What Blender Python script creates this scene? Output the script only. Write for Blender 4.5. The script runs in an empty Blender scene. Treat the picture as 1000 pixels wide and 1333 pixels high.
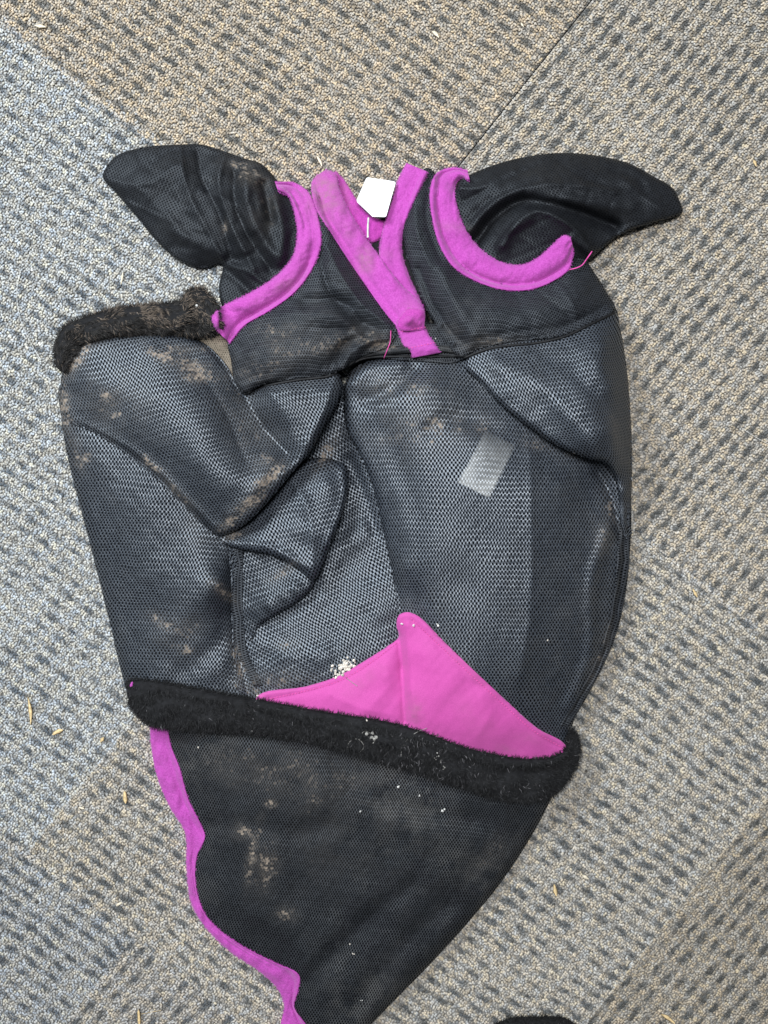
import bpy, math, random
import numpy as np
from mathutils import Vector

rng = np.random.default_rng(7)
random.seed(7)
scene = bpy.context.scene
COL = scene.collection

# ------------------------------------------------------------------ camera, world, lamps
S = 0.0006          # metres per photo pixel on the carpet
H = 0.80            # camera height above the carpet
CX, CY = 500.0, 666.5
cam_d = bpy.data.cameras.new("camera")
cam = bpy.data.objects.new("camera", cam_d)
COL.objects.link(cam)
cam.location = (0, 0, H)
cam_d.sensor_fit = 'VERTICAL'
cam_d.sensor_height = 36.0
cam_d.lens = 36.0 * H / (1333 * S)
cam_d.clip_start = 0.02
cam_d.clip_end = 60
scene.camera = cam

world = bpy.data.worlds.new("World")
scene.world = world
world.use_nodes = True
bg = world.node_tree.nodes['Background']
bg.inputs[0].default_value = (0.82, 0.91, 1.0, 1)
bg.inputs[1].default_value = 0.11


def area(name, loc, target, sx, sy, power, color):
    d = bpy.data.lights.new(name, 'AREA')
    d.shape = 'RECTANGLE'
    d.size = sx
    d.size_y = sy
    d.energy = power
    d.color = color
    o = bpy.data.objects.new(name, d)
    COL.objects.link(o)
    o.location = loc
    o.rotation_euler = (Vector(target) - Vector(loc)).to_track_quat('-Z', 'Y').to_euler()
    return o


area("window_light", (-0.90, 0.82, 1.05), (0, 0.0, 0), 0.6, 0.5, 29, (0.86, 0.94, 1.0))
area("ceiling_light", (-0.12, 0.42, 2.1), (0.0, 0, 0), 0.7, 0.35, 50, (0.95, 0.97, 1.0))

vs = scene.view_settings
vs.view_transform = 'Standard'
vs.look = 'None'
vs.exposure = 0.0
vs.gamma = 1.0
vs.use_curve_mapping = False


# ------------------------------------------------------------------ maths helpers
def W(x, y, z):
    """photo position (px on the picture) and height in mm -> metres"""
    zz = np.asarray(z, float) / 1000.0
    k = S * (1 - zz / H)
    return np.stack(np.broadcast_arrays((np.asarray(x, float) - CX) * k, (CY - np.asarray(y, float)) * k, zz), -1)


def smooth_line(pts, closed=False, ds=3.0):
    """Catmull-Rom through the points (any number of channels), even steps"""
    p = np.array(pts, float)
    n = len(p)
    out = []
    segs = n if closed else n - 1
    for i in range(segs):
        if closed:
            a, b, c, d = p[(i - 1) % n], p[i], p[(i + 1) % n], p[(i + 2) % n]
        else:
            b, c = p[i], p[i + 1]
            a = p[i - 1] if i > 0 else 2 * b - c
            d = p[i + 2] if i + 2 < n else 2 * c - b
        L = np.linalg.norm((c - b)[:2])
        m = max(1, int(round(L / ds)))
        la = max(np.linalg.norm((b - a)[:2]), 1e-3)
        ld = max(np.linalg.norm((d - c)[:2]), 1e-3)
        m1 = 0.5 * ((b - a) / la + (c - b) / max(L, 1e-3)) * L
        m2 = 0.5 * ((c - b) / max(L, 1e-3) + (d - c) / ld) * L
        for k in range(m):
            t = k / m
            out.append((2*t**3-3*t*t+1)*b + (t**3-2*t*t+t)*m1 + (-2*t**3+3*t*t)*c + (t**3-t*t)*m2)
    if not closed:
        out.append(p[-1])
    return np.array(out)


def resample(line, n):
    d = np.r_[0, np.cumsum(np.linalg.norm(np.diff(line[:, :2], axis=0), axis=1))]
    t = np.linspace(0, d[-1], n)
    return np.stack([np.interp(t, d, line[:, k]) for k in range(line.shape[1])], 1)


def seg_dist(px, py, line, closed):
    """distance and nearest point from many points to a polyline"""
    A = line[:, :2]
    B = np.roll(A, -1, 0) if closed else A[1:]
    if not closed:
        A = A[:-1]
    best = np.full(px.shape, 1e9)
    nx = np.zeros_like(px)
    ny = np.zeros_like(py)
    for (ax, ay), (bx, by) in zip(A, B):
        dx, dy = bx - ax, by - ay
        l2 = dx * dx + dy * dy + 1e-9
        t = np.clip(((px - ax) * dx + (py - ay) * dy) / l2, 0, 1)
        qx, qy = ax + t * dx, ay + t * dy
        d = (px - qx) ** 2 + (py - qy) ** 2
        m = d < best
        best = np.where(m, d, best)
        nx = np.where(m, qx, nx)
        ny = np.where(m, qy, ny)
    return np.sqrt(best), nx, ny


def inside(px, py, line):
    A = line[:, :2]
    B = np.roll(A, -1, 0)
    c = np.zeros(px.shape, bool)
    for (ax, ay), (bx, by) in zip(A, B):
        if ay == by:
            continue
        c ^= ((ay > py) != (by > py)) & (px < (bx - ax) * (py - ay) / (by - ay) + ax)
    return c


def tps(ctrl):
    c = np.array(ctrl, float)
    # merge near duplicates
    keep = []
    for i in range(len(c)):
        if all((c[i, 0]-c[j, 0])**2 + (c[i, 1]-c[j, 1])**2 > 9 for j in keep):
            keep.append(i)
    c = c[keep]
    n = len(c)
    d = np.hypot(c[:, None, 0] - c[None, :, 0], c[:, None, 1] - c[None, :, 1]) / 100
    # blend of a smooth and a creasing kernel
    K = d ** 1.6
    A = np.zeros((n + 3, n + 3))
    A[:n, :n] = K
    A[:n, :n] -= np.eye(n) * 0.002
    Pm = np.c_[np.ones(n), c[:, :2] / 100]
    A[:n, n:] = Pm
    A[n:, :n] = Pm.T
    w = np.linalg.solve(A, np.r_[c[:, 2], 0, 0, 0])

    def f(x, y):
        sh = x.shape
        x = x.ravel()
        y = y.ravel()
        out = w[n] + w[n+1] * x / 100 + w[n+2] * y / 100
        for i in range(n):
            out = out + w[i] * (((x - c[i, 0])**2 + (y - c[i, 1])**2) / 1e4) ** 0.8
        return out.reshape(sh)
    return f


class Wob:
    def __init__(self, seed, wl, n=9):
        r = np.random.default_rng(seed)
        a = r.uniform(0, 6.28, n)
        k = 6.283 / (wl * r.uniform(0.6, 1.6, n))
        self.kx, self.ky, self.ph = k*np.cos(a), k*np.sin(a), r.uniform(0, 6.28, n)

    def __call__(self, x, y):
        s = 0
        for a, b, p in zip(self.kx, self.ky, self.ph):
            s = s + np.sin(a*x + b*y + p)
        return s / math.sqrt(len(self.kx))


def set_props(o, label=None, category=None, group=None, kind=None):
    if label: o['label'] = label
    if category: o['category'] = category
    if group: o['group'] = group
    if kind: o['kind'] = kind
    return o


def link_mesh(name, verts, faces, mat, parent=None, smooth=True, uv=None, attrs=None):
    me = bpy.data.meshes.new(name)
    verts = np.asarray(verts, np.float32)
    if isinstance(faces, np.ndarray):
        k = faces.shape[1]
        nf = len(faces)
        me.vertices.add(len(verts))
        me.vertices.foreach_set('co', verts.ravel())
        me.loops.add(nf * k)
        me.loops.foreach_set('vertex_index', faces.astype(np.int32).ravel())
        me.polygons.add(nf)
        me.polygons.foreach_set('loop_start', np.arange(0, nf * k, k, dtype=np.int32))
        me.update(calc_edges=True)
    else:
        me.from_pydata(verts.tolist(), [], faces)
    if smooth:
        me.polygons.foreach_set('use_smooth', np.ones(len(me.polygons), bool))
    if uv is not None:
        l = me.uv_layers.new(name='UVMap')
        vi = np.zeros(len(me.loops), np.int32)
        me.loops.foreach_get('vertex_index', vi)
        l.data.foreach_set('uv', np.asarray(uv, np.float32)[vi].ravel())
    if attrs:
        for an, av in attrs.items():
            av = np.asarray(av, np.float32)
            if av.ndim == 1:
                a = me.attributes.new(an, 'FLOAT', 'POINT')
                a.data.foreach_set('value', av)
            else:
                a = me.attributes.new(an, 'FLOAT_COLOR', 'POINT')
                a.data.foreach_set('color', np.c_[av, np.ones(len(av))].astype(np.float32).ravel())
    me.materials.append(mat)
    me.update()
    o = bpy.data.objects.new(name, me)
    COL.objects.link(o)
    if parent is not None:
        o.parent = parent
    return o


# ------------------------------------------------------------------ materials
class NT:
    def __init__(self, name):
        self.m = bpy.data.materials.new(name)
        self.m.use_nodes = True
        self.t = self.m.node_tree
        self.b = self.t.nodes['Principled BSDF']

    def n(self, typ, **kw):
        nd = self.t.nodes.new(typ)
        for k, v in kw.items():
            setattr(nd, k, v)
        return nd

    def put(self, sock, v):
        if hasattr(v, 'links') or isinstance(v, bpy.types.NodeSocket):
            self.t.links.new(v, sock)
        else:
            sock.default_value = v

    def math(self, op, a, b=None, c=None, clamp=False):
        nd = self.n('ShaderNodeMath', operation=op, use_clamp=clamp)
        self.put(nd.inputs[0], a)
        if b is not None: self.put(nd.inputs[1], b)
        if c is not None: self.put(nd.inputs[2], c)
        return nd.outputs[0]

    def mix(self, f, a, b, blend='MIX'):
        nd = self.n('ShaderNodeMix', data_type='RGBA', blend_type=blend)
        self.put(nd.inputs[0], f)
        self.put(nd.inputs[6], a)
        self.put(nd.inputs[7], b)
        return nd.outputs[2]

    def noise(self, vec, scale, detail=3, rough=0.6):
        nd = self.n('ShaderNodeTexNoise')
        if vec is not None: self.put(nd.inputs['Vector'], vec)
        nd.inputs['Scale'].default_value = scale
        nd.inputs['Detail'].default_value = detail
        nd.inputs['Roughness'].default_value = rough
        return nd.outputs['Fac']

    def ramp(self, f, lo, hi, a=0.0, b=1.0):
        nd = self.n('ShaderNodeMapRange', interpolation_type='SMOOTHSTEP')
        self.put(nd.inputs[0], f)
        self.put(nd.inputs[1], lo)
        self.put(nd.inputs[2], hi)
        self.put(nd.inputs[3], a)
        self.put(nd.inputs[4], b)
        return nd.outputs[0]

    def attr(self, name, col=False):
        nd = self.n('ShaderNodeAttribute', attribute_name=name)
        return nd.outputs['Color'] if col else nd.outputs['Fac']

    def bump(self, h, strength, dist, normal=None):
        nd = self.n('ShaderNodeBump')
        nd.inputs['Strength'].default_value = strength
        nd.inputs['Distance'].default_value = dist
        self.put(nd.inputs['Height'], h)
        if normal is not None: self.put(nd.inputs['Normal'], normal)
        return nd.outputs[0]

    def obj(self):
        return self.n('ShaderNodeTexCoord').outputs['Object']

    def uv(self):
        return self.n('ShaderNodeTexCoord').outputs['UV']

    def set(self, **kw):
        for k, v in kw.items():
            self.put(self.b.inputs[k], v)


def c4(r, g, b): return (r, g, b, 1)


DIRT_SHEEN = c4(0.36, 0.29, 0.225)


def weave_material(name, px=4.6, py=3.6, hw=0.45, hh=0.84, yarn=(0.025, 0.030, 0.039), hole=(0.004, 0.004, 0.005),
                   rough=0.47, bump=0.50, dust=0.18, spec=1.0, ribs=0.0, hole_amt=1.0, coarse=1.0):
    """open mesh fabric: staggered holes between plastic coated yarns (UV in photo px)"""
    t = NT(name)
    uv = t.uv()
    wob = t.n('ShaderNodeTexNoise')
    wob.inputs['Scale'].default_value = 0.018
    t.put(wob.inputs['Vector'], uv)
    sub = t.n('ShaderNodeVectorMath', operation='MULTIPLY_ADD')
    t.put(sub.inputs[0], wob.outputs['Color'])
    sub.inputs[1].default_value = (12, 12, 0)
    t.put(sub.inputs[2], uv)
    fine = t.n('ShaderNodeTexNoise')
    fine.inputs['Scale'].default_value = 0.35
    t.put(fine.inputs['Vector'], uv)
    sub2 = t.n('ShaderNodeVectorMath', operation='MULTIPLY_ADD')
    t.put(sub2.inputs[0], fine.outputs['Color'])
    sub2.inputs[1].default_value = (0.5, 0.5, 0)
    t.put(sub2.inputs[2], sub.outputs[0])
    sep = t.n('ShaderNodeSeparateXYZ')
    t.put(sep.inputs[0], sub2.outputs[0])
    V = t.math('DIVIDE', sep.outputs[1], py)
    row = t.math('FLOOR', V)
    off = t.math('MULTIPLY', t.math('FLOORED_MODULO', row, 2.0), 0.5)
    U = t.math('ADD', t.math('DIVIDE', sep.outputs[0], px), off)
    a = t.math('MULTIPLY', t.math('ABSOLUTE', t.math('SUBTRACT', t.math('FRACT', U), 0.5)), 2.0)
    b = t.math('MULTIPLY', t.math('ABSOLUTE', t.math('SUBTRACT', t.math('FRACT', V), 0.5)), 2.0)
    d = t.math('MAXIMUM', t.math('DIVIDE', a, hw), t.math('DIVIDE', b, hh))
    yarnm = t.ramp(d, 0.75, 1.25)                      # 0 in a hole, 1 on yarn
    # crimp: yarn crowns between holes
    crown = t.math('MULTIPLY', t.math('SINE', t.math('MULTIPLY', U, math.pi * 2)), t.math('COSINE', t.math('MULTIPLY', V, math.pi)))
    comb = t.n('ShaderNodeCombineXYZ')
    t.put(comb.inputs[0], t.math('FLOOR', U))
    t.put(comb.inputs[1], row)
    wn = t.n('ShaderNodeTexWhiteNoise', noise_dimensions='2D')
    t.put(wn.inputs['Vector'], comb.outputs[0])
    cell = wn.outputs['Value']
    ob = t.obj()
    big = t.noise(ob, 9, 4, 0.62)
    mid = t.noise(ob, 60, 4, 0.7)
    yarnc = t.mix(t.ramp(cell, 0, 1, 0.0, 0.5), c4(*yarn), c4(yarn[0]*1.9, yarn[1]*1.9, yarn[2]*1.9))
    # grey dust on the yarns
    dustm = t.math('MULTIPLY', t.ramp(big, 0.42, 0.72), dust)
    dustm = t.math('MULTIPLY', dustm, t.ramp(mid, 0.35, 0.65))
    yarnc = t.mix(dustm, yarnc, c4(0.17, 0.165, 0.155))
    holec = t.mix(hole_amt, yarnc, c4(*hole))
    base = t.mix(yarnm, holec, yarnc)
    # mud caught in the mesh, and painted muzzle sheen, where the dirt attribute says
    dirt_sheen = t.attr('dirt_sheen')
    dn = t.math('ADD', t.math('MULTIPLY', mid, 0.45), t.math('MULTIPLY', cell, 0.55))
    thr = t.math('SUBTRACT', 1.0, dirt_sheen)
    dm = t.math('SUBTRACT', dn, t.math('MULTIPLY', thr, 0.85))
    dm = t.ramp(dm, 0.0, 0.36)
    dm = t.math('MULTIPLY', dm, t.ramp(dirt_sheen, 0.02, 0.2))
    dm = t.math('MULTIPLY', dm, t.ramp(t.noise(ob, 420, 3, 0.7), 0.36, 0.6, 0.12, 1.0))
    base = t.mix(t.math('MULTIPLY', t.math('MULTIPLY', dirt_sheen, t.ramp(mid, 0.25, 0.7)), 0.55), base, c4(0.17, 0.15, 0.13))
    base = t.mix(t.math('MULTIPLY', dm, 0.68), base, DIRT_SHEEN)
    film = t.math('MULTIPLY', t.attr('film'), t.ramp(mid, 0.2, 0.7, 0.35, 1.0))
    base = t.mix(film, base, c4(0.30, 0.30, 0.29))
    hgt = t.math('ADD', yarnm, t.math('MULTIPLY', crown, 0.30))
    hgt = t.math('ADD', hgt, t.math('MULTIPLY', mid, 0.2))
    if ribs:
        r = t.math('SINE', t.math('MULTIPLY', sep.outputs[1], 2 * math.pi / 6.0))
        hgt = t.math('ADD', hgt, t.math('MULTIPLY', r, ribs))
    nrm = t.bump(hgt, bump, 0.0007)
    ro = t.math('ADD', rough, t.math('MULTIPLY', dm, 0.4))
    ro = t.math('ADD', ro, t.math('MULTIPLY', t.math('SUBTRACT', cell, 0.5), 0.06), clamp=True)
    t.set(**{'Base Color': base, 'Roughness': ro, 'Normal': nrm})
    t.b.inputs['IOR'].default_value = 1.60 if spec > 0.9 else 1.5
    t.b.inputs['Specular Tint'].default_value = c4(0.86, 0.93, 1.0)
    t.put(t.b.inputs['Specular IOR Level'], t.math('MULTIPLY', t.math('SUBTRACT', 1.0, t.math('MULTIPLY', dm, 0.7)),
                                                   t.math('MULTIPLY', yarnm, spec)))
    return t.m


M_FACE = weave_material('mesh_face')
M_SIDE = weave_material('mesh_side', px=4.5, py=3.5, yarn=(0.020, 0.024, 0.031), dust=0.2, spec=0.93)
M_MUZ = weave_material('mesh_muzzle', px=3.6, py=3.0, hw=0.5, yarn=(0.022, 0.024, 0.027), rough=0.55, dust=0.45, spec=0.3)
M_CROWN = weave_material('mesh_crown', px=3.4, py=3.0, hw=0.5, hh=0.6, yarn=(0.018, 0.020, 0.024), rough=0.58, dust=0.15, ribs=0.35, spec=0.45)
M_EAR = weave_material('stretch_ear', px=4.4, py=2.6, hw=0.36, hh=0.5, yarn=(0.0065, 0.007, 0.0085), rough=0.56, dust=0.06, spec=0.36, bump=0.5)
M_RIM = weave_material('rim_tape', px=2.4, py=2.4, hw=0.4, hh=0.4, yarn=(0.014, 0.015, 0.017), rough=0.55, dust=0.3, bump=0.5, spec=0.3)
M_LINING = weave_material('dusty_lining', px=3.0, py=2.6, hw=0.35, hh=0.4, yarn=(0.15, 0.125, 0.095), hole=(0.03, 0.025, 0.02), rough=0.8, dust=0.5, spec=0.1)


def fleece_material(name, col, col2, dirtcol=(0.26, 0.14, 0.165), fine=1.0, bump=0.6):
    t = NT(name)
    ob = t.obj()
    n1 = t.noise(ob, 900 * fine, 3, 0.7)
    n2 = t.noise(ob, 160, 4, 0.65)
    n3 = t.noise(ob, 14, 4, 0.6)
    c = t.mix(t.ramp(n1, 0.3, 0.7), c4(*col2), c4(*col))
    c = t.mix(t.ramp(n2, 0.45, 0.75, 0.0, 0.35), c, c4(*col2))
    dm = t.math('MULTIPLY', t.attr('dirt_sheen'), t.ramp(n2, 0.25, 0.7, 0.2, 1.0), clamp=True)
    dm = t.math('ADD', dm, t.math('MULTIPLY', t.ramp(n3, 0.55, 0.8), 0.12), clamp=True)
    c = t.mix(t.math('MULTIPLY', dm, 0.75), c, c4(*dirtcol))
    h = t.math('ADD', t.math('MULTIPLY', n1, 0.6), n2)
    nrm = t.bump(h, bump, 0.0012)
    t.set(**{'Base Color': c, 'Roughness': 0.95, 'Normal': nrm, 'Specular IOR Level': 0.12})
    t.b.inputs['Sheen Weight'].default_value = 0.35
    t.b.inputs['Sheen Roughness'].default_value = 0.5
    t.b.inputs['Sheen Tint'].default_value = c4(1, 0.6, 0.95)
    return t.m


M_PINK = fleece_material('fleece_magenta', (0.45, 0.082, 0.385), (0.33, 0.045, 0.275))
M_PINKD = fleece_material('fleece_magenta_dark', (0.46, 0.06, 0.36), (0.30, 0.03, 0.24))  # slightly darker magenta for the inner collar and tab end
M_PATCH = fleece_material('nose_cloth_pink', (0.54, 0.085, 0.34), (0.43, 0.058, 0.265), fine=2.0, bump=0.15)
M_PATCH.node_tree.nodes['Principled BSDF'].inputs['Roughness'].default_value = 0.6


def plain(name, col, rough=0.7, spec=0.3, var=0.3, scale=300, bump=0.3):
    t = NT(name)
    n = t.noise(t.obj(), scale, 4, 0.6)
    c = t.mix(t.ramp(n, 0.3, 0.7), c4(*[v * (1 - var) for v in col]), c4(*[min(1, v * (1 + var)) for v in col]))
    t.set(**{'Base Color': c, 'Roughness': rough, 'Specular IOR Level': spec, 'Normal': t.bump(n, bump, 0.0006)})
    return t.m


M_FUR = plain('black_fleece', (0.009, 0.009, 0.010), 0.85, 0.2)
M_THREAD_PINK = plain('thread_pink', (0.60, 0.07, 0.30), 0.6)
M_THREAD_BLACK = plain('thread_black', (0.008, 0.008, 0.009), 0.6)
M_THREAD_WHITE = plain('thread_white', (0.62, 0.61, 0.58), 0.5)
M_LABEL = plain('label_white', (0.86, 0.87, 0.88), 0.6, 0.3, 0.03, 900, 0.1)
M_STRAW = plain('straw', (0.62, 0.46, 0.24), 0.5, 0.3, 0.3, 500)
M_CHIP = plain('pale_chip', (0.68, 0.60, 0.46), 0.6, 0.3, 0.2, 500)
M_LINT = plain('lint', (0.27, 0.26, 0.24), 0.9, 0.1)
M_CRUMB = plain('pale_crumb', (0.62, 0.57, 0.50), 0.9, 0.1, 0.3)
M_DARKIN = plain('dark_inside', (0.006, 0.006, 0.007), 0.8, 0.2)


def attr_color_material(name, rough=0.9, spec=0.1, scale=1500, bump=0.5):
    t = NT(name)
    c = t.attr('tint', True)
    n = t.noise(t.obj(), scale, 2, 0.6)
    c2 = t.mix(t.ramp(n, 0.3, 0.7, 0.0, 0.35), c, t.mix(1.0, c, c4(0.45, 0.45, 0.45), 'MULTIPLY'))
    t.set(**{'Base Color': c2, 'Roughness': rough, 'Specular IOR Level': spec})
    if bump:
        t.set(Normal=t.bump(n, bump, 0.0005))
    return t.m


M_TUFT = attr_color_material('carpet_yarn')
M_FIBRE = attr_color_material('fibre', 0.75, 0.14, 600, 0)
M_BACK = plain('carpet_backing', (0.10, 0.095, 0.09), 0.95, 0.05, 0.4, 700, 0.6)
M_FLOOR = plain('carpet_far', (0.20, 0.195, 0.185), 1.0, 0.0, 0.6, 330, 0.4)

# ------------------------------------------------------------------ the carpet
NV = np.array([0.78, 0.625])      # across the "/" seams
MV = np.array([-0.625, 0.78])     # across the "\" seams


def nm(x, y): return x * NV[0] + y * NV[1], x * MV[0] + y * MV[1]


def from_nm(n, m):
    det = NV[0] * MV[1] - NV[1] * MV[0]
    return (n * MV[1] - m * NV[1]) / det, (NV[0] * m - MV[0] * n) / det


# n0, n1, m0, m1, ridge direction ('n' = ridges run along NV, "\"; 'm' = along MV, "/"), tint, dark amount
TILES = [
    (-260, 601, -830, 22, 'n', (1.03, 0.92, 0.77), 1.0, 'grey brown carpet tile above the left ear of the fly mask'),
    (601, 1461, -830, 22, 'm', (1.03, 0.96, 0.85), 1.0, 'grey beige carpet tile with ridges rising right, beside the right ear'),
    (-130, 722, 22, 846, 'n', (1.00, 1.045, 1.065), 0.75, 'pale blue grey carpet tile under the left side of the fly mask'),
    (722, 1428, 22, 846, 'n', (1.00, 0.96, 0.88), 0.95, 'grey carpet tile with ridges falling right, under the muzzle end'),
    (1428, 2260, 22, 846, 'm', (0.86, 0.79, 0.68), 1.0, 'darker brownish carpet tile at the lower right corner'),
    (60, 900, 846, 1690, 'n', (0.90, 0.93, 0.95), 1.0, 'blue grey carpet tile at the lower left corner'),
    (900, 1760, 846, 1690, 'm', (0.93, 0.90, 0.85), 1.0, 'grey carpet tile below the muzzle end of the fly mask'),
]
# sub floor
gv = W(np.array([-9000, 10000, 10000, -9000.]), np.array([-9000, -9000, 10000, 10000.]), -9.0)
floor = link_mesh('floor', gv[::-1], [(0, 1, 2, 3)], M_FLOOR, smooth=False)
set_props(floor, 'grey speckled carpet tile floor under everything', kind='structure')

wob_a, wob_b, wob_c = Wob(3, 60), Wob(4, 260), Wob(5, 22)


def hash2(a, b, s=0.0):
    v = np.sin(a * 127.1 + b * 311.7 + s * 74.7) * 43758.5453
    return v - np.floor(v)


PITCH = 3.3
PIT = 17.6
for ti, (n0, n1, m0, m1, rd, tint, dk, lab) in enumerate(TILES):
    g = 0.8
    cs = [(n0 + g, m0 + g), (n1 - g, m0 + g), (n1 - g, m1 - g), (n0 + g, m1 - g)]
    xy = np.array([from_nm(*c) for c in cs])
    top = W(xy[:, 0], xy[:, 1], -3.4)
    bot = W(xy[:, 0], xy[:, 1], -8.0)
    tile = link_mesh('carpet_tile', np.r_[top, bot], [(3, 2, 1, 0), (4, 5, 6, 7), (0, 1, 5, 4), (1, 2, 6, 5), (2, 3, 7, 6), (3, 0, 4, 7)],
                     M_FLOOR, floor, smooth=False)
    tile['label'] = lab
    # tufts
    e0, e1 = (1.6 if ti == 1 else -0.3), (1.6 if ti == 0 else -0.3)
    nn = np.arange(n0 + e0, n1 - e1, PITCH)
    mm = np.arange(m0 - 0.3, m1 + 0.3, PITCH)
    N_, M_ = np.meshgrid(nn, mm)
    N_ = N_.ravel() + rng.uniform(-1.1, 1.1, N_.size)
    M_ = M_.ravel() + rng.uniform(-1.1, 1.1, M_.size)
    N_ = np.clip(N_, n0 + e0 + .7, n1 - e1 - .7)
    M_ = np.clip(M_, m0 + 0.4, m1 - 0.4)
    X, Y = from_nm(N_, M_)
    far = (X < -45) | (X > 1045) | (Y < -45) | (Y > 1378)
    ok = (X > -330) & (X < 1330) & (Y > -330) & (Y < 1660) & (~far | (rng.uniform(0, 1, len(X)) < 0.25))
    far = far[ok]
    N_, M_, X, Y = N_[ok], M_[ok], X[ok], Y[ok]
    if len(X) == 0:
        continue
    q1, q2 = (N_, M_) if rd == 'n' else (M_, N_)
    # ridges bow a little
    q2w = q2 + 1.3 * wob_a(X, Y) + 2 * wob_b(X, Y)
    ang = 0.07
    q2w = q2w + q1 * ang
    r = np.floor(q2w / PIT)
    f2 = q2w / PIT - r + 0.05 * Wob(60 + ti, 24)(X, Y)
    al = (q1 + hash2(r, 3.0 + ti) * 6 + r * 1.5 + 2.0 * wob_c(X, Y) + 4 * wob_b(X, Y)) / 33.0
    k = np.floor(al)
    f1 = al - k
    keep = hash2(r, k, ti) 
    dark = np.exp(-((f2 - 0.5) / 0.21) ** 2) * np.exp(-((f1 - 0.5) / 0.30) ** 2)
    dark = dark * np.where(keep < 0.16, 0.3, 0.7 + 0.55 * keep) * dk
    rnd = rng.uniform(0, 1, len(X))
    isd = (dark + 0.30 * (rnd - 0.5)) > 0.42
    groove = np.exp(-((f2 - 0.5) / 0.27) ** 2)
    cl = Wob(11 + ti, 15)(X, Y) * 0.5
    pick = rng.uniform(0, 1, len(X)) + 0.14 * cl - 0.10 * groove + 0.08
    rn = lambda s0, wl: Wob(s0 + ti * 13, wl, 26)(X, Y)
    fade = np.clip(0.98 + 0.22 * rn(50, 170), 0.6, 1.2)
    sd = np.clip(dark * fade * 1.45 + 0.34 * (rnd - 0.5), 0, 1)
    sd = sd * sd * (3 - 2 * sd)
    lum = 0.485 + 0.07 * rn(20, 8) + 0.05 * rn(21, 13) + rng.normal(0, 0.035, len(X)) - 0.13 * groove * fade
    warm = np.clip(0.5 + 0.30 * rn(22, 18) + 0.2 * rn(23, 8) + rng.normal(0, 0.18, len(X)), 0, 1)[:, None]
    hue = np.array([0.93, 0.97, 1.03]) * (1 - warm) + np.array([1.10, 0.99, 0.84]) * warm
    col = lum[:, None] * hue
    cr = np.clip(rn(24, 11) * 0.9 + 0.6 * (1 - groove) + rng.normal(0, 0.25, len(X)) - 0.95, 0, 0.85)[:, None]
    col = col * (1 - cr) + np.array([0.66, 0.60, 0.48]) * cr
    darkc = np.array([0.070, 0.082, 0.096]) * rng.uniform(0.6, 1.5, len(X))[:, None]
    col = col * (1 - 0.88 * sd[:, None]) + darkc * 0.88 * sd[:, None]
    isd = sd > 0.5
    dm0 = np.minimum(np.abs(M_ - 22), np.abs(M_ - 846))
    nb = (dm0 < rng.exponential(5.0, len(X)))[:, None]
    col = col * np.where(nb, np.array([1.03, 1.01, 0.97]), np.array(tint))
    blue = np.clip(1 - (X + 0.25 * Y) / 520.0, 0, 1)[:, None] if ti == 2 else 0
    # tuft shape
    a = rng.uniform(2.0, 3.1, len(X)) 
    b = rng.uniform(1.5, 2.0, len(X))
    hgt = rng.uniform(1.4, 2.1, len(X)) - 0.5 * groove - 0.5 * isd
    a = np.where(far, a * 1.9, a)
    b = np.where(far, b * 1.9, b)
    th = rng.normal(0, 0.6, len(X)) + (math.atan2(NV[1], NV[0]) if rd == 'n' else math.atan2(MV[1], MV[0])) + rng.integers(0, 2, len(X)) * 0.9
    ct, st = np.cos(th), np.sin(th)
    ring = [(0.0, 0.0, 1.0)]
    for q in range(4):
        e = q * math.pi / 2 + math.pi / 4
        ring.append((0.80 * math.cos(e), 0.80 * math.sin(e), 0.58))
    for q in range(4):
        e = q * math.pi / 2
        ring.append((1.0 * math.cos(e), 1.0 * math.sin(e), -0.7))
    ring = np.array(ring)
    lx = ring[None, :, 0] * a[:, None]
    ly = ring[None, :, 1] * b[:, None]
    VX = X[:, None] + lx * ct[:, None] - ly * st[:, None] + rng.normal(0, 0.3, len(X))[:, None] * (ring[None, :, 2] > 0.5)
    VY = Y[:, None] + lx * st[:, None] + ly * ct[:, None]
    VZ = -2.6 + ring[None, :, 2] * hgt[:, None]
    V3 = W(VX.ravel(), VY.ravel(), VZ.ravel())
    tri = [(0, 2, 1), (0, 3, 2), (0, 4, 3), (0, 1, 4)]
    for q in range(4):
        i1, i2 = 1 + q, 1 + (q + 1) % 4
        o1, o2 = 5 + q, 5 + (q + 1) % 4
        tri.append((i1, i2, o2))
        tri.append((i1, o2, o1))
    tri = np.array(tri)
    F3 = (np.arange(len(X))[:, None, None] * 9 + tri[None]).reshape(-1, 3)
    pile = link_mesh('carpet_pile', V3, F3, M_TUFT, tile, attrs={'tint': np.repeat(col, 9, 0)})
    pile['kind'] = 'stuff'

# ------------------------------------------------------------------ cloth: height map shared by every piece
G = 2.5
GX0, GY0, GNX, GNY = 40.0, 160.0, 352, 492
ZMAP = np.zeros((GNY, GNX)) + 0.0


def zat(x, y):
    x = np.asarray(x, float)
    y = np.asarray(y, float)
    fx = np.clip((x - GX0) / G, 0, GNX - 1.01)
    fy = np.clip((y - GY0) / G, 0, GNY - 1.01)
    i = fx.astype(int)
    j = fy.astype(int)
    u, v = fx - i, fy - j
    return (ZMAP[j, i]*(1-u)*(1-v) + ZMAP[j, i+1]*u*(1-v) + ZMAP[j+1, i]*(1-u)*v + ZMAP[j+1, i+1]*u*v)


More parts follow.
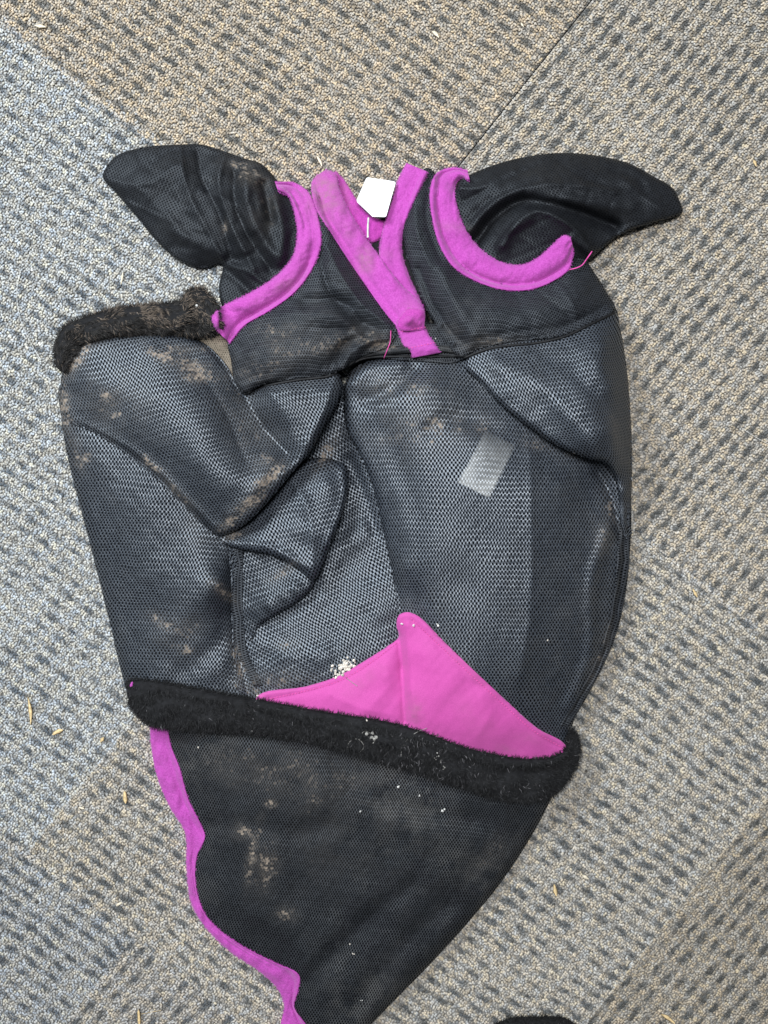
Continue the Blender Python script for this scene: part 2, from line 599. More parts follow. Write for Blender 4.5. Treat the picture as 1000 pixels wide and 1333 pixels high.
# mud marks and the painted muzzle sheen: x, y, half length, half width, angle (deg, image), strength
DIRT_SHEENS = [
    (370, 1005, 120, 34, 8, .26), (500, 1050, 60, 30, 20, .16),  # broad weak blobs put the sheen of the upper muzzle into the colour
    (95, 470, 34, 12, -50, .75), (84, 530, 30, 8, 85, .7), (100, 590, 22, 8, 70, .45), (110, 596, 8, 7, 0, .75), (140, 520, 40, 30, 0, .25),
    (210, 462, 18, 7, 20, .85), (250, 478, 26, 9, 15, .85), (262, 490, 22, 8, 10, .8), (232, 455, 30, 6, 0, .55),
    (139, 514, 7, 4, -25, .95), (152, 540, 8, 3, -25, .9), (200, 607, 14, 5, 35, .75), (190, 595, 6, 4, 0, .7), (230, 640, 26, 5, 45, .45),
    (350, 622, 24, 9, -45, .9), (325, 655, 24, 8, -35, .65), (300, 680, 18, 7, -30, .7), (345, 600, 20, 20, 0, .3), (300, 510, 30, 20, 45, .25),
    (320, 560, 50, 30, 60, .22), (304, 697, 12, 5, -20, .9), (368, 745, 26, 6, -35, .4), (290, 770, 22, 7, 40, .5), (262, 690, 30, 22, 0, .15),
    (215, 812, 22, 10, 30, .5), (243, 846, 10, 7, 0, .65), (235, 825, 30, 30, 0, .25), (310, 860, 26, 7, 75, .6), (320, 895, 22, 8, 30, .5),
    (365, 885, 40, 12, 0, .35), (375, 840, 14, 7, 0, .3),
    (555, 560, 60, 22, -8, .38), (572, 552, 18, 8, 10, .65), (560, 575, 10, 6, 0, .6), (592, 560, 10, 6, 0, .55), (490, 500, 34, 18, 20, .3),
    (545, 505, 30, 14, 0, .45), (548, 510, 6, 12, 0, .6), (425, 590, 8, 26, 30, .55), (630, 555, 20, 14, 0, .35), (700, 580, 26, 10, 25, .3),
    (795, 660, 26, 8, 80, .35), (785, 700, 40, 12, 95, .3), (800, 560, 30, 8, 80, .25), (745, 592, 10, 4, 20, .5), (780, 850, 40, 8, 110, .3),
    (640, 445, 30, 8, -5, .35), (430, 445, 50, 14, -12, .35), (375, 450, 40, 20, -10, .28), (340, 480, 40, 18, -10, .35), (360, 430, 30, 10, 0, .4), (480, 440, 20, 9, -10, .5),
    (500, 448, 30, 8, 0, .5), (600, 440, 20, 10, 40, .3),
    (330, 1110, 7, 36, 12, .68), (345, 1125, 18, 30, 10, .45), (318, 1082, 12, 10, 0, .6), (352, 1045, 8, 6, 0, .75), (362, 1000, 8, 5, 0, .5),
    (372, 1190, 14, 10, 0, .4), (405, 1045, 30, 20, 30, .3), (420, 1110, 60, 50, 0, .12), (640, 1110, 40, 14, -50, .2),
    (325, 225, 22, 12, 20, .5), (308, 215, 8, 4, 20, .7), (340, 235, 16, 12, 50, .35), (292, 298, 4, 9, 15, .6), (345, 275, 18, 30, 10, .25),
    # on the magenta trims
    (425, 255, 26, 24, 60, 1.0), (420, 240, 16, 16, 0, .9), (450, 300, 20, 12, 60, .4), (475, 338, 11, 16, 0, 1.0), (430, 225, 12, 8, 0, .5), (372, 372, 20, 8, -30, .5),
    (590, 295, 22, 6, 10, .45), (350, 385, 20, 8, -30, .3), (535, 400, 16, 12, 0, .25), (545, 425, 16, 12, 0, .25), (505, 330, 14, 10, 0, .2),
    (248, 1150, 8, 40, 0, .15), (540, 925, 10, 16, 0, .5), (470, 885, 30, 12, -30, .2), (660, 975, 14, 5, 10, .35), (620, 940, 30, 12, 40, .14), (690, 960, 20, 8, 0, .2), (600, 860, 60, 6, 45, .25),
]
FILMS = [(634, 604, 38, 22, -63, 0.62)]


def dirt_sheen_at(x, y):
    s = np.zeros(np.shape(x))
    for cx, cy, a, b, an, st in DIRT_SHEENS:
        c, s_ = math.cos(math.radians(an)), math.sin(math.radians(an))
        dx, dy = x - cx, y - cy
        u = (dx * c + dy * s_) / a
        v = (-dx * s_ + dy * c) / b
        s = np.maximum(s, st * np.exp(-(u*u + v*v) * 0.8))
    return s


def film_at(x, y):
    s = np.zeros(np.shape(x))
    for cx, cy, a, b, an, st in FILMS:
        c, s_ = math.cos(math.radians(an)), math.sin(math.radians(an))
        dx, dy = x - cx, y - cy
        u = (dx * c + dy * s_) / a
        v = (-dx * s_ + dy * c) / b
        m = (np.abs(u) < 1) & (np.abs(v) < 1)
        s = np.where(m, st * (1 - 0.75 * np.clip(u, -0.6, 1)), s)
    return s


def panel(name, poly, ctrl, mat, parent, edge=None, roll=9, depth=6.0, ang=0.0, clear=1.5, creases=(), wob=(0.5, 45),
          inset=6, drop=None, label=None, reg=True, warp=(0, 90), sharp=False, under=True, seed=0, rid=None):
    """a piece of cloth: outline (x, y, z mm), inner heights, rolled edge, tucked under all round"""
    line = smooth_line(poly, True, 2.5)
    if sharp:
        line = np.concatenate([np.linspace(poly[i], poly[(i+1) % len(poly)], max(2, int(np.hypot(poly[i][0]-poly[(i+1) % len(poly)][0], poly[i][1]-poly[(i+1) % len(poly)][1])/2.5)), endpoint=False) for i in range(len(poly))])
    oc = resample(np.r_[line, line[:1]], max(12, int(len(line) * 2.5 / 22)))[:-1]
    f = tps([tuple(p) for p in ctrl] + [tuple(p) for p in oc])
    i0 = max(0, int((line[:, 0].min() - GX0) / G) - 1)
    i1 = min(GNX - 1, int((line[:, 0].max() - GX0) / G) + 2)
    j0 = max(0, int((line[:, 1].min() - GY0) / G) - 1)
    j1 = min(GNY - 1, int((line[:, 1].max() - GY0) / G) + 2)
    xs = GX0 + np.arange(i0, i1 + 1) * G
    ys = GY0 + np.arange(j0, j1 + 1) * G
    X, Y = np.meshgrid(xs, ys)
    ins = inside(X, Y, line)
    D, NX, NY = seg_dist(X, Y, line, True)
    D = np.where(ins, D, 0)
    Zs = f(X, Y)
    # surface arc length for the weave
    dzx = np.gradient(Zs, axis=1) / (S * 1000)
    dzy = np.gradient(Zs, axis=0) / (S * 1000)
    au = np.cumsum(np.sqrt(G*G + np.clip(dzx, -9, 9)**2), axis=1)
    au -= au[:, [au.shape[1] // 2]]
    av = np.cumsum(np.sqrt(G*G + np.clip(dzy, -9, 9)**2), axis=0)
    av -= av[[av.shape[0] // 2], :]
    cellin = ins[:-1, :-1] | ins[1:, :-1] | ins[:-1, 1:] | ins[1:, 1:]
    used = np.zeros(ins.shape, bool)
    used[:-1, :-1] |= cellin
    used[1:, :-1] |= cellin
    used[:-1, 1:] |= cellin
    used[1:, 1:] |= cellin
    snap = used & ((~ins) | (D < 0.3 * G))
    PX = np.where(snap, NX, X)
    PY = np.where(snap, NY, Y)
    D = np.where(snap, 0, D)
    Z = f(PX, PY)
    for cl, amp, wd in creases:
        cd, _, _ = seg_dist(PX, PY, smooth_line(cl, False, 4), False)
        Z = Z + amp * np.exp(-(cd / wd) ** 2 * 0.9) if wd > 0 else Z + amp * np.exp(-cd / -wd)
    if wob:
        Z = Z + wob[0] * Wob(seed + len(name), wob[1])(PX, PY) + 0.25 * wob[0] * Wob(seed + 5, 14)(PX, PY)
    if rid:
        Z = Z - rid[0] * np.exp(-np.abs(Wob(seed + 77, rid[1])(PX, PY)) * 5) + 0.6 * rid[0] * np.exp(-np.abs(Wob(seed + 78, rid[1] * 0.8)(PX, PY)) * 6)
    t = np.clip(1 - D / roll, 0, 1)
    Z = Z - depth * (1 - np.sqrt(np.clip(1 - t * t, 0, 1)))
    if under:
        Z = np.maximum(Z, zat(PX, PY) + clear)
    idx = -np.ones(ins.shape, int)
    idx[used] = np.arange(used.sum())
    q = np.stack([idx[:-1, :-1], idx[1:, :-1], idx[1:, 1:], idx[:-1, 1:]], -1)[cellin]
    px, py, pz = PX[used], PY[used], Z[used]
    ua = (au + (PX - X))[used] + 500
    va = (av + (PY - Y))[used] + 500
    ca, sa = math.cos(math.radians(ang)), math.sin(math.radians(ang))
    U = ua * ca + va * sa
    Vv = -ua * sa + va * ca
    if warp[0]:
        U = U + warp[0] * np.sin(Vv / warp[1])
        Vv = Vv + warp[0] * np.sin(ua / warp[1] * 0.8 + 1)
    # skirt: boundary edges
    e = np.concatenate([q[:, [0, 1]], q[:, [1, 2]], q[:, [2, 3]], q[:, [3, 0]]])
    key = np.sort(e, 1)
    _, inv, cnt = np.unique(key, axis=0, return_inverse=True, return_counts=True)
    be = e[cnt[inv.ravel()] == 1]
    bv = np.unique(be)
    mp = {int(v): i for i, v in enumerate(bv)}
    bx, by, bz = px[bv], py[bv], pz[bv]
    # inward direction from edge normals
    nxv = np.zeros(len(px))
    nyv = np.zeros(len(px))
    ex, ey = px[be[:, 1]] - px[be[:, 0]], py[be[:, 1]] - py[be[:, 0]]
    for col in (0, 1):
        np.add.at(nxv, be[:, col], ey)
        np.add.at(nyv, be[:, col], -ex)
    L = np.hypot(nxv, nyv) + 1e-6
    nxb, nyb = (nxv / L)[bv], (nyv / L)[bv]
    # make sure it points inward
    tst = inside(bx + nxb * 3, by + nyb * 3, line)
    sg = 1 if tst.mean() > 0.5 else -1
    nxb, nyb = nxb * sg, nyb * sg
    zu = zat(bx, by)
    zl = np.minimum(bz - 0.8, np.maximum(zu - 1.0, bz - (drop if drop is not None else 60)))
    n0 = len(px)
    nb = len(bv)
    mid = bz * 0.55 + zl * 0.45
    pxx = np.r_[px, bx + nxb * inset * 0.35, bx + nxb * inset]
    pyy = np.r_[py, by + nyb * inset * 0.35, by + nyb * inset]
    pzz = np.r_[pz, mid, zl]
    r1 = np.array([n0 + mp[int(v)] for v in be[:, 0]])
    r2 = np.array([n0 + mp[int(v)] for v in be[:, 1]])
    sk1 = np.stack([be[:, 1], be[:, 0], r1, r2], 1)
    sk2 = np.stack([r2, r1, r1 + nb, r2 + nb], 1)
    faces = np.concatenate([q, sk1, sk2])
    faces = faces[:, ::-1] if False else faces
    U = np.r_[U, U[bv], U[bv] + 3]
    Vv = np.r_[Vv, Vv[bv] + 4, Vv[bv] + 8]
    o = link_mesh(name, W(pxx, pyy, pzz), faces, mat, parent, uv=np.stack([U, Vv], 1),
                  attrs={'dirt_sheen': dirt_sheen_at(pxx, pyy), 'film': film_at(pxx, pyy) if name == 'face_panel' else np.zeros(len(pxx))})
    if reg:
        sub = ZMAP[j0:j1+1, i0:i1+1]
        sub[ins] = np.maximum(sub[ins], Z[ins])
    if label:
        o['label'] = label
    return o


def loft(name, A, B, mat, parent, h=6.0, lift=1.0, profile=None, n=None, nc=14, depth=8.0, wob=0.5, label=None, ride=True, reg=True, seed=0,
         zfix=None, puck=0.0):
    """a raised band between two edge lines"""
    a = smooth_line([p[:2] for p in A], False, 3)
    b = smooth_line([p[:2] for p in B], False, 3)
    if n is None:
        n = int(max(len(a), len(b)) * 1.2)
    a = resample(a, n)
    b = resample(b, n)
    t = np.linspace(0, 1, nc)
    if profile is None:
        prof = np.sqrt(np.clip(1 - (2*t - 1)**2, 0, 1))
    else:
        prof = profile(t)
    X = a[:, None, 0] * (1 - t) + b[:, None, 0] * t
    Y = a[:, None, 1] * (1 - t) + b[:, None, 1] * t
    if zfix is not None:
        zb = np.interp(np.linspace(0, 1, n), np.linspace(0, 1, len(zfix)), zfix)[:, None] * np.ones((1, nc))
        zb = np.maximum(zb, zat(X, Y))
    else:
        # cross-section smoothed underlying height
        zz = zat(X, Y)
        zb = np.maximum(zz, zz.mean(1, keepdims=True) * 0.75 + zz.max(1, keepdims=True) * 0.25)
        k = np.ones(9) / 9
        zb = np.stack([np.convolve(np.pad(zb[:, i], 4, 'edge'), k, 'valid') for i in range(nc)], 1)
        zb = np.maximum(zb, zz)
    wv = wob * Wob(seed + 31, 26)(X, Y) + wob * 0.5 * Wob(seed + 32, 9)(X, Y)
    pk = puck * np.sin(np.linspace(0, n * 3 / 9.0 * 6.28, n))[:, None] * (1 - prof[None])
    Z = zb + lift + h * prof[None] + wv * (0.3 + 0.7 * prof[None]) + pk
    if reg:
        ii = np.clip(np.round((X - GX0) / G).astype(int), 0, GNX - 1)
        jj = np.clip(np.round((Y - GY0) / G).astype(int), 0, GNY - 1)
        np.maximum.at(ZMAP, (jj, ii), Z)
    # skirt columns on both sides
    def side(c0, c1):
        dx, dy = X[:, c1] - X[:, c0], Y[:, c1] - Y[:, c0]
        L = np.hypot(dx, dy) + 1e-6
        return X[:, c0] + dx / L * 1.5, Y[:, c0] + dy / L * 1.5, Z[:, c0] - depth
    s0, s1 = side(0, 1), side(nc - 1, nc - 2)
    X = np.c_[s0[0], X, s1[0]]
    Y = np.c_[s0[1], Y, s1[1]]
    Z = np.c_[s0[2], Z, s1[2]]
    m = nc + 2
    # end caps: extra rows dropped
    def cap(r, r2):
        dx, dy = X[r2] - X[r], Y[r2] - Y[r]
        L = np.hypot(dx, dy) + 1e-6
        return X[r] + dx / L * 1.0, Y[r] + dy / L * 1.0, Z[r] - depth
    c0, c1 = cap(0, 1), cap(-1, -2)
    X = np.vstack([c0[0], X, c1[0]])
    Y = np.vstack([c0[1], Y, c1[1]])
    Z = np.vstack([c0[2], Z, c1[2]])
    N = n + 2
    I = np.arange(N * m).reshape(N, m)
    q = np.stack([I[:-1, :-1], I[:-1, 1:], I[1:, 1:], I[1:, :-1]], -1).reshape(-1, 4)
    P3 = W(X.ravel(), Y.ravel(), Z.ravel())
    v = P3[q[len(q)//2]]
    if np.cross(v[1]-v[0], v[2]-v[0])[2] < 0:
        q = q[:, ::-1]
    # uv in px along / across
    al = np.r_[0, np.cumsum(np.hypot(np.diff(X[:, m//2]), np.diff(Y[:, m//2])))]
    uu = np.repeat(al[:, None], m, 1)
    ww = np.repeat((np.linspace(0, 1, m) * np.hypot(X[N//2, 0]-X[N//2, -1], Y[N//2, 0]-Y[N//2, -1]))[None], N, 0)
    o = link_mesh(name, P3, q, mat, parent, uv=np.stack([uu.ravel(), ww.ravel()], 1),
                  attrs={'dirt_sheen': dirt_sheen_at(X.ravel(), Y.ravel()), 'film': np.zeros(X.size)})
    if label:
        o['label'] = label
    o['_n'] = 0
    del o['_n']
    return o, (X[1:-1, 1:-1], Y[1:-1, 1:-1], Z[1:-1, 1:-1])


def tube(name, pts, rad, mat, parent=None, lift=0.3, sides=6, ds=2.5, zs=None, taper=False, ground=False):
    """thin cord lying on whatever is below (rad in px)"""
    l = smooth_line(pts, False, ds)
    x, y = l[:, 0], l[:, 1]
    if l.shape[1] > 2:
        z = l[:, 2]
    else:
        z = (np.zeros(len(x)) if ground else zat(x, y))
        if len(z) > 6:
            k = np.ones(5) / 5
            z = np.maximum(np.convolve(np.pad(z, 2, 'edge'), k, 'valid'), z - 0.3)
        z = z + lift + rad * 0.4
    tx = np.gradient(x)
    ty = np.gradient(y)
    L = np.hypot(tx, ty) + 1e-6
    nx, ny = -ty / L, tx / L
    n = len(x)
    r = np.full(n, rad)
    if taper:
        r = rad * (0.25 + 0.75 * np.sin(np.linspace(0.08, 1, n) * math.pi * 0.94))
    V, F = [], []
    for s in range(sides):
        e = 2 * math.pi * s / sides
        V.append(W(x + nx * r * math.cos(e), y + ny * r * math.cos(e), z + r * S * 1000 * math.sin(e)))
    V = np.stack(V, 1).reshape(-1, 3)
    I = np.arange(n * sides).reshape(n, sides)
    J = np.roll(I, -1, 1)
    q = np.stack([I[:-1], J[:-1], J[1:], I[1:]], -1).reshape(-1, 4).tolist()
    q.append(I[0].tolist())
    q.append(I[-1][::-1].tolist())
    return link_mesh(name, V, q, mat, parent, attrs={'dirt_sheen': np.zeros(len(V)), 'film': np.zeros(len(V))})


def fibres(name, X, Y, Z, dirs, length, width, cols, parent, curl=0.4, up=0.6):
    """many short tapered hairs, joined (they are uncountable)"""
    n = len(X)
    a = dirs + rng.normal(0, curl, n)
    ln = length * rng.uniform(0.5, 1.3, n)
    bend = rng.normal(0, curl * 1.2, n)
    dx, dy = np.cos(a), np.sin(a)
    dx2, dy2 = np.cos(a + bend), np.sin(a + bend)
    upv = up * rng.uniform(0.2, 1.0, n)
    x0, y0, z0 = X, Y, Z - 0.6
    x1, y1 = x0 + dx * ln * .55, y0 + dy * ln * .55
    z1 = z0 + ln * upv * 0.6 * .55 + 0.6
    x2, y2 = x1 + dx2 * ln * .45, y1 + dy2 * ln * .45
    z2 = z1 + ln * (upv - 0.55) * 0.6 * .5
    wx, wy = -dy * width, dx * width
    P = np.stack([np.stack([x0 - wx, y0 - wy, z0], 1), np.stack([x0 + wx, y0 + wy, z0], 1),
                  np.stack([x1 + wx*.8, y1 + wy*.8, z1], 1), np.stack([x1 - wx*.8, y1 - wy*.8, z1], 1),
                  np.stack([x2, y2, z2], 1)], 1)
    V = W(P[..., 0].ravel(), P[..., 1].ravel(), P[..., 2].ravel())
    tri = np.array([(0, 1, 2), (0, 2, 3), (3, 2, 4)])
    F = (np.arange(n)[:, None, None] * 5 + tri[None]).reshape(-1, 3)
    o = link_mesh(name, V, F, M_FIBRE, parent, attrs={'tint': np.repeat(cols, 5, 0)})
    o['kind'] = 'stuff'
    return o


def scatter(grid, n, edge_bias=False):
    X, Y, Z = grid
    N, m = X.shape
    i = rng.uniform(0, N - 1.01, n)
    if edge_bias:
        j = np.where(rng.uniform(0, 1, n) < 0.5, rng.uniform(0, 1.5, n), m - 1.01 - rng.uniform(0, 1.5, n))
    else:
        j = rng.uniform(0, m - 1.01, n)
    a, b = i.astype(int), j.astype(int)
    u, v = i - a, j - b
    def s(A): return A[a, b]*(1-u)*(1-v) + A[a+1, b]*u*(1-v) + A[a, b+1]*(1-u)*v + A[a+1, b+1]*u*v
    tx = X[a + 1, b] - X[a, b]
    ty = Y[a + 1, b] - Y[a, b]
    return s(X), s(Y), s(Z), np.arctan2(ty, tx), j / (m - 1)


def pink_fuzz(grid, parent, n, base=(0.46, 0.08, 0.40)):
    x, y, z, an, t = scatter(grid, n, True)
    sidev = np.where(t < 0.5, 1, -1)
    X, Y, Z = grid
    # outward direction: from band centre to edge
    m = X.shape[1]
    d = np.arctan2(Y[:, 0] - Y[:, -1], X[:, 0] - X[:, -1]).mean()
    dirs = an + np.where(t < 0.5, -1, 1) * math.pi / 2
    # test the side
    c = np.cross(np.array([X[1, 0]-X[0, 0], Y[1, 0]-Y[0, 0]]), np.array([X[0, 0]-X[0, -1], Y[0, 0]-Y[0, -1]]))
    if c > 0:
        dirs = an + np.where(t < 0.5, 1, -1) * math.pi / 2
    cols = np.array(base) * rng.uniform(0.6, 1.25, n)[:, None]
    fibres('fuzz', x, y, z - 0.3, dirs, 2.6, 0.22, cols, parent, 0.8, 0.4)


# ------------------------------------------------------------------ the fly mask
mask = bpy.data.objects.new('fly_mask', None)
COL.objects.link(mask)
mask.empty_display_size = 0.05
set_props(mask, 'dusty black mesh horse fly mask with magenta trim lying on the carpet', 'fly mask')

Z0 = 3.0
# ---- ears (lowest layer) -------------------------------------------------
panel('ear_cover',
      [(134, 231, 4), (135, 224, 4), (150, 204, 5), (180, 193, 5), (235, 188, 6), (262, 188, 7), (290, 196, 9), (318, 206, 12), (340, 213, 14), (352, 224, 15),
       (362, 236, 14), (385, 262, 14), (398, 300, 14), (392, 345, 15), (360, 385, 15), (320, 405, 14), (292, 402, 10), (285, 375, 8), (289, 345, 7),
       (262, 350, 5), (232, 338, 5), (208, 318, 5), (180, 285, 4), (150, 250, 4)],
      [(180, 230, 13), (220, 250, 15), (250, 290, 15), (230, 215, 15), (280, 240, 16), (330, 240, 25), (345, 262, 24), (300, 300, 19), (330, 330, 20), (250, 325, 11)],
      M_EAR, mask, roll=5, depth=2.5, ang=18, wob=(0.5, 40), seed=3, rid=(0.9, 70), label='left ear cover, flattened with its tip to the upper left',
      creases=[([(258, 200), (262, 230), (285, 275), (300, 330)], -5, -7), ([(292, 205), (285, 235), (300, 290), (330, 350)], 4.5, -6), ([(305, 225), (305, 260), (325, 310), (352, 350)], -6, -6), ([(235, 192), (242, 240), (270, 300), (292, 340)], 3, -6), ([(140, 232), (190, 240), (230, 215)], 2, -7), ([(165, 262), (215, 285), (262, 300)], 2, -6), ([(262, 250), (300, 262), (330, 300)], 2.5, -5), ([(296, 345), (318, 352), (350, 372)], 3.5, -4),
               ([(320, 232), (322, 265), (345, 315), (365, 340)], 4, 7), ([(342, 240), (350, 270), (352, 285)], -7, 6), ([(288, 345), (310, 365), (330, 385)], -4, 6),
               ([(225, 300), (262, 318), (290, 330)], 3, 9), ([(262, 350), (300, 340), (330, 335)], -4, 7), ([(360, 262), (368, 300), (366, 330)], 4, 7), ([(150, 240), (200, 262), (240, 310)], 2, 8)])
panel('ear_cover',
      [(598, 236, 12), (615, 226, 12), (645, 214, 10), (690, 203, 9), (735, 199, 9), (780, 203, 8), (820, 213, 8), (850, 229, 7), (877, 246, 7), (885, 262, 8), (889, 276, 9), (880, 281, 9), (850, 290, 11),
       (806, 306, 12), (788, 320, 11), (771, 335, 10), (745, 348, 10), (700, 360, 10), (650, 360, 10), (610, 330, 10), (590, 290, 10)],
      [(640, 240, 22), (700, 225, 24), (760, 222, 21), (820, 240, 17), (860, 262, 14), (640, 300, 14), (690, 290, 25), (730, 300, 27), (700, 330, 18), (780, 280, 19), (650, 330, 12)],
      M_EAR, mask, roll=5, depth=3, ang=-12, wob=(0.4, 40), seed=8, rid=(0.9, 70), label='right ear cover, bent over with its tip to the right',
      creases=[([(604, 262), (618, 255), (650, 235), (700, 216)], -4, -6), ([(612, 300), (632, 275), (670, 248), (730, 240), (800, 250)], 5, -8), ([(618, 315), (645, 283), (680, 262), (715, 266), (770, 283), (800, 295)], -11, 8), ([(600, 245), (625, 245), (670, 222)], 3, -5), ([(610, 285), (640, 258), (700, 235)], -3, -5), ([(720, 205), (760, 232), (840, 250)], -2, -6), ([(790, 212), (820, 240), (860, 275)], 2, -6), ([(640, 345), (655, 310), (690, 285)], 3, -5),
               ([(655, 320), (672, 292), (700, 275), (740, 292), (768, 322)], 7, -7), ([(700, 262), (750, 262), (820, 270)], 2.5, 9), ([(745, 309), (760, 322), (770, 330)], 3, 5), ([(800, 222), (830, 235), (838, 246)], -2, 6)])

# ---- lining and inner back of the crown ---------------------------------
panel('crown_lining', [(415, 262, 6), (450, 262, 7), (480, 285, 8), (510, 280, 8), (535, 262, 8), (545, 330, 12), (560, 420, 16), (600, 462, 18), (560, 480, 18), (480, 480, 18), (440, 470, 16), (430, 380, 12), (415, 300, 8)],
      [(485, 330, 9), (500, 400, 15)], M_DARKIN, mask, roll=6, depth=2, wob=(0.3, 40))
panel('lining_corner', [(248, 430, 12), (282, 426, 14), (296, 440, 15), (306, 480, 17), (318, 520, 16), (298, 505, 15), (270, 460, 13)],
      [(280, 450, 18)], M_LINING, mask, roll=6, depth=3, wob=(0.3, 20), label='dusty brown lining corner beside the left ear hole')

# ---- lower left cheek panel ---------------------------------------------
panel('cheek_panel',
      [(79, 500, 10), (80, 545, 10), (89, 600, 10), (103, 655, 10), (124, 735, 10), (145, 820, 11), (162, 890, 12), (175, 925, 14), (250, 940, 18), (330, 940, 20),
       (326, 890, 18), (312, 840, 15), (308, 780, 15), (310, 715, 16), (330, 650, 18), (300, 560, 16), (200, 480, 14)],
      [(130, 600, 17), (160, 700, 19), (195, 800, 19), (220, 880, 23), (240, 720, 29), (260, 800, 28), (290, 860, 24), (200, 620, 27), (285, 760, 31)],
      M_SIDE, mask, roll=17, depth=8, ang=4, wob=(0.5, 60), warp=(4, 70), seed=4,
      creases=[([(215, 830), (245, 790), (280, 760)], 2.5, 16), ([(100, 560), (150, 640), (190, 760), (200, 880)], 2.0, 25), ([(240, 870), (280, 840), (300, 800)], -2.5, 14)])

# ---- cheek under the folds, centre left ---------------------------------
panel('side_panel',
      [(300, 700, 14), (330, 640, 14), (380, 560, 12), (430, 520, 12), (447, 500, 13), (480, 520, 17), (520, 640, 22), (545, 800, 26), (545, 930, 26), (430, 945, 22), (330, 940, 20),
       (310, 900, 17), (303, 840, 15), (301, 760, 14)],
      [(440, 560, 9), (462, 620, 8), (468, 660, 11), (480, 720, 16), (430, 770, 18), (460, 820, 28), (400, 800, 21), (380, 850, 27), (420, 880, 31), (350, 870, 25), (500, 870, 30), (495, 790, 27), (345, 830, 18)],
      M_FACE, mask, roll=8, depth=3, ang=-24, wob=(0.7, 50), warp=(3, 60), seed=5,
      creases=[([(452, 600), (475, 640), (488, 690)], -3, 8), ([(470, 690), (440, 720), (420, 770)], 2.5, 14), ([(455, 560), (470, 600), (480, 640)], 2, 7), ([(340, 835), (380, 855), (420, 850)], 2, 12)])

# ---- main face panel -----------------------------------------------------
panel('face_panel',
      [(447, 520, 22), (452, 492, 24), (470, 473, 25), (520, 462, 26), (600, 462, 26), (680, 470, 26), (770, 520, 24), (812, 620, 20), (816, 690, 15), (811, 750, 13), (799, 820, 12),
       (778, 880, 12), (748, 935, 12), (735, 985, 14), (640, 1000, 22), (540, 975, 26), (522, 900, 28), (521, 840, 28), (516, 780, 27), (505, 720, 26), (494, 670, 25), (484, 630, 25), (470, 595, 24), (452, 560, 23)],
      [(500, 500, 36), (560, 500, 42), (520, 560, 40), (580, 600, 47), (560, 680, 46), (600, 760, 48), (560, 800, 43), (640, 700, 50), (680, 640, 48), (686, 760, 48), (680, 860, 44),
       (620, 880, 46), (560, 880, 40), (700, 690, 46), (730, 780, 37), (760, 700, 30), (760, 800, 26), (745, 870, 24), (790, 700, 21), (730, 630, 38), (650, 520, 30), (700, 560, 30), (750, 592, 25), (620, 500, 30), (785, 625, 17), (690, 585, 36), (700, 930, 28), (520, 640, 38), (530, 740, 40), (640, 570, 44), (530, 690, 40)],
      M_FACE, mask, roll=13, depth=7, ang=0, wob=(0.4, 80), warp=(5, 110), seed=6,
      creases=[([(690, 590), (692, 700), (690, 800), (676, 880)], 3.2, -16), ([(530, 800), (545, 700), (525, 620), (500, 560)], -1.8, 14), ([(478, 520), (510, 505), (540, 482)], -4.5, 10), ([(460, 500), (480, 482), (520, 472)], 3, 8),
               ([(790, 690), (770, 760), (768, 850), (740, 920)], 3, 8), ([(560, 560), (590, 545), (640, 560)], -2.5, 12), ([(808, 700), (797, 650), (780, 615)], -6, -7), ([(470, 590), (490, 650), (510, 740), (520, 800)], 3, -7)])

# ---- side rim ------------------------------------------------------------
loft('side_binding', [(813, 640), (808, 670), (804, 720), (797, 790), (780, 850), (755, 900), (728, 945)],
     [(821, 640), (822, 670), (821, 705), (815, 770), (801, 830), (778, 882), (742, 945)], M_CROWN, mask, h=1.6, lift=0.3, depth=12, wob=0.4, seed=4)

# ---- fold pieces on the left --------------------------------------------
panel('lower_fold',
      [(302, 700, 18), (350, 712, 22), (400, 730, 24), (410, 757, 27), (395, 778, 27), (365, 798, 25), (338, 815, 22), (325, 833, 18), (317, 815, 17), (305, 760, 17)],
      [(340, 740, 20), (370, 745, 22), (385, 768, 31), (350, 790, 29), (330, 775, 20)], M_SIDE, mask, roll=5, depth=5, ang=-20, wob=(0.4, 30), inset=9, seed=7)
panel('middle_fold',
      [(284, 699, 22), (300, 690, 19), (345, 655, 20), (375, 615, 17), (400, 598, 16), (430, 597, 18), (450, 606, 19), (454, 630, 22), (448, 658, 27), (440, 685, 30), (426, 718, 32), (415, 748, 33), (407, 756, 33),
       (390, 743, 33), (355, 724, 31), (315, 716, 28), (295, 710, 25)],
      [(340, 695, 29), (380, 680, 31), (410, 660, 32), (425, 630, 30), (400, 720, 34), (370, 712, 32), (400, 625, 24), (430, 690, 34), (360, 650, 24), (405, 742, 35)], M_FACE, mask, roll=6, depth=6, ang=-14, wob=(0.4, 30), inset=11, seed=8,
      creases=[([(300, 705), (350, 712), (400, 738)], 3, -6), ([(380, 625), (400, 660), (408, 745)], 3, -10), ([(445, 612), (448, 650), (425, 710)], 2.5, -5)])
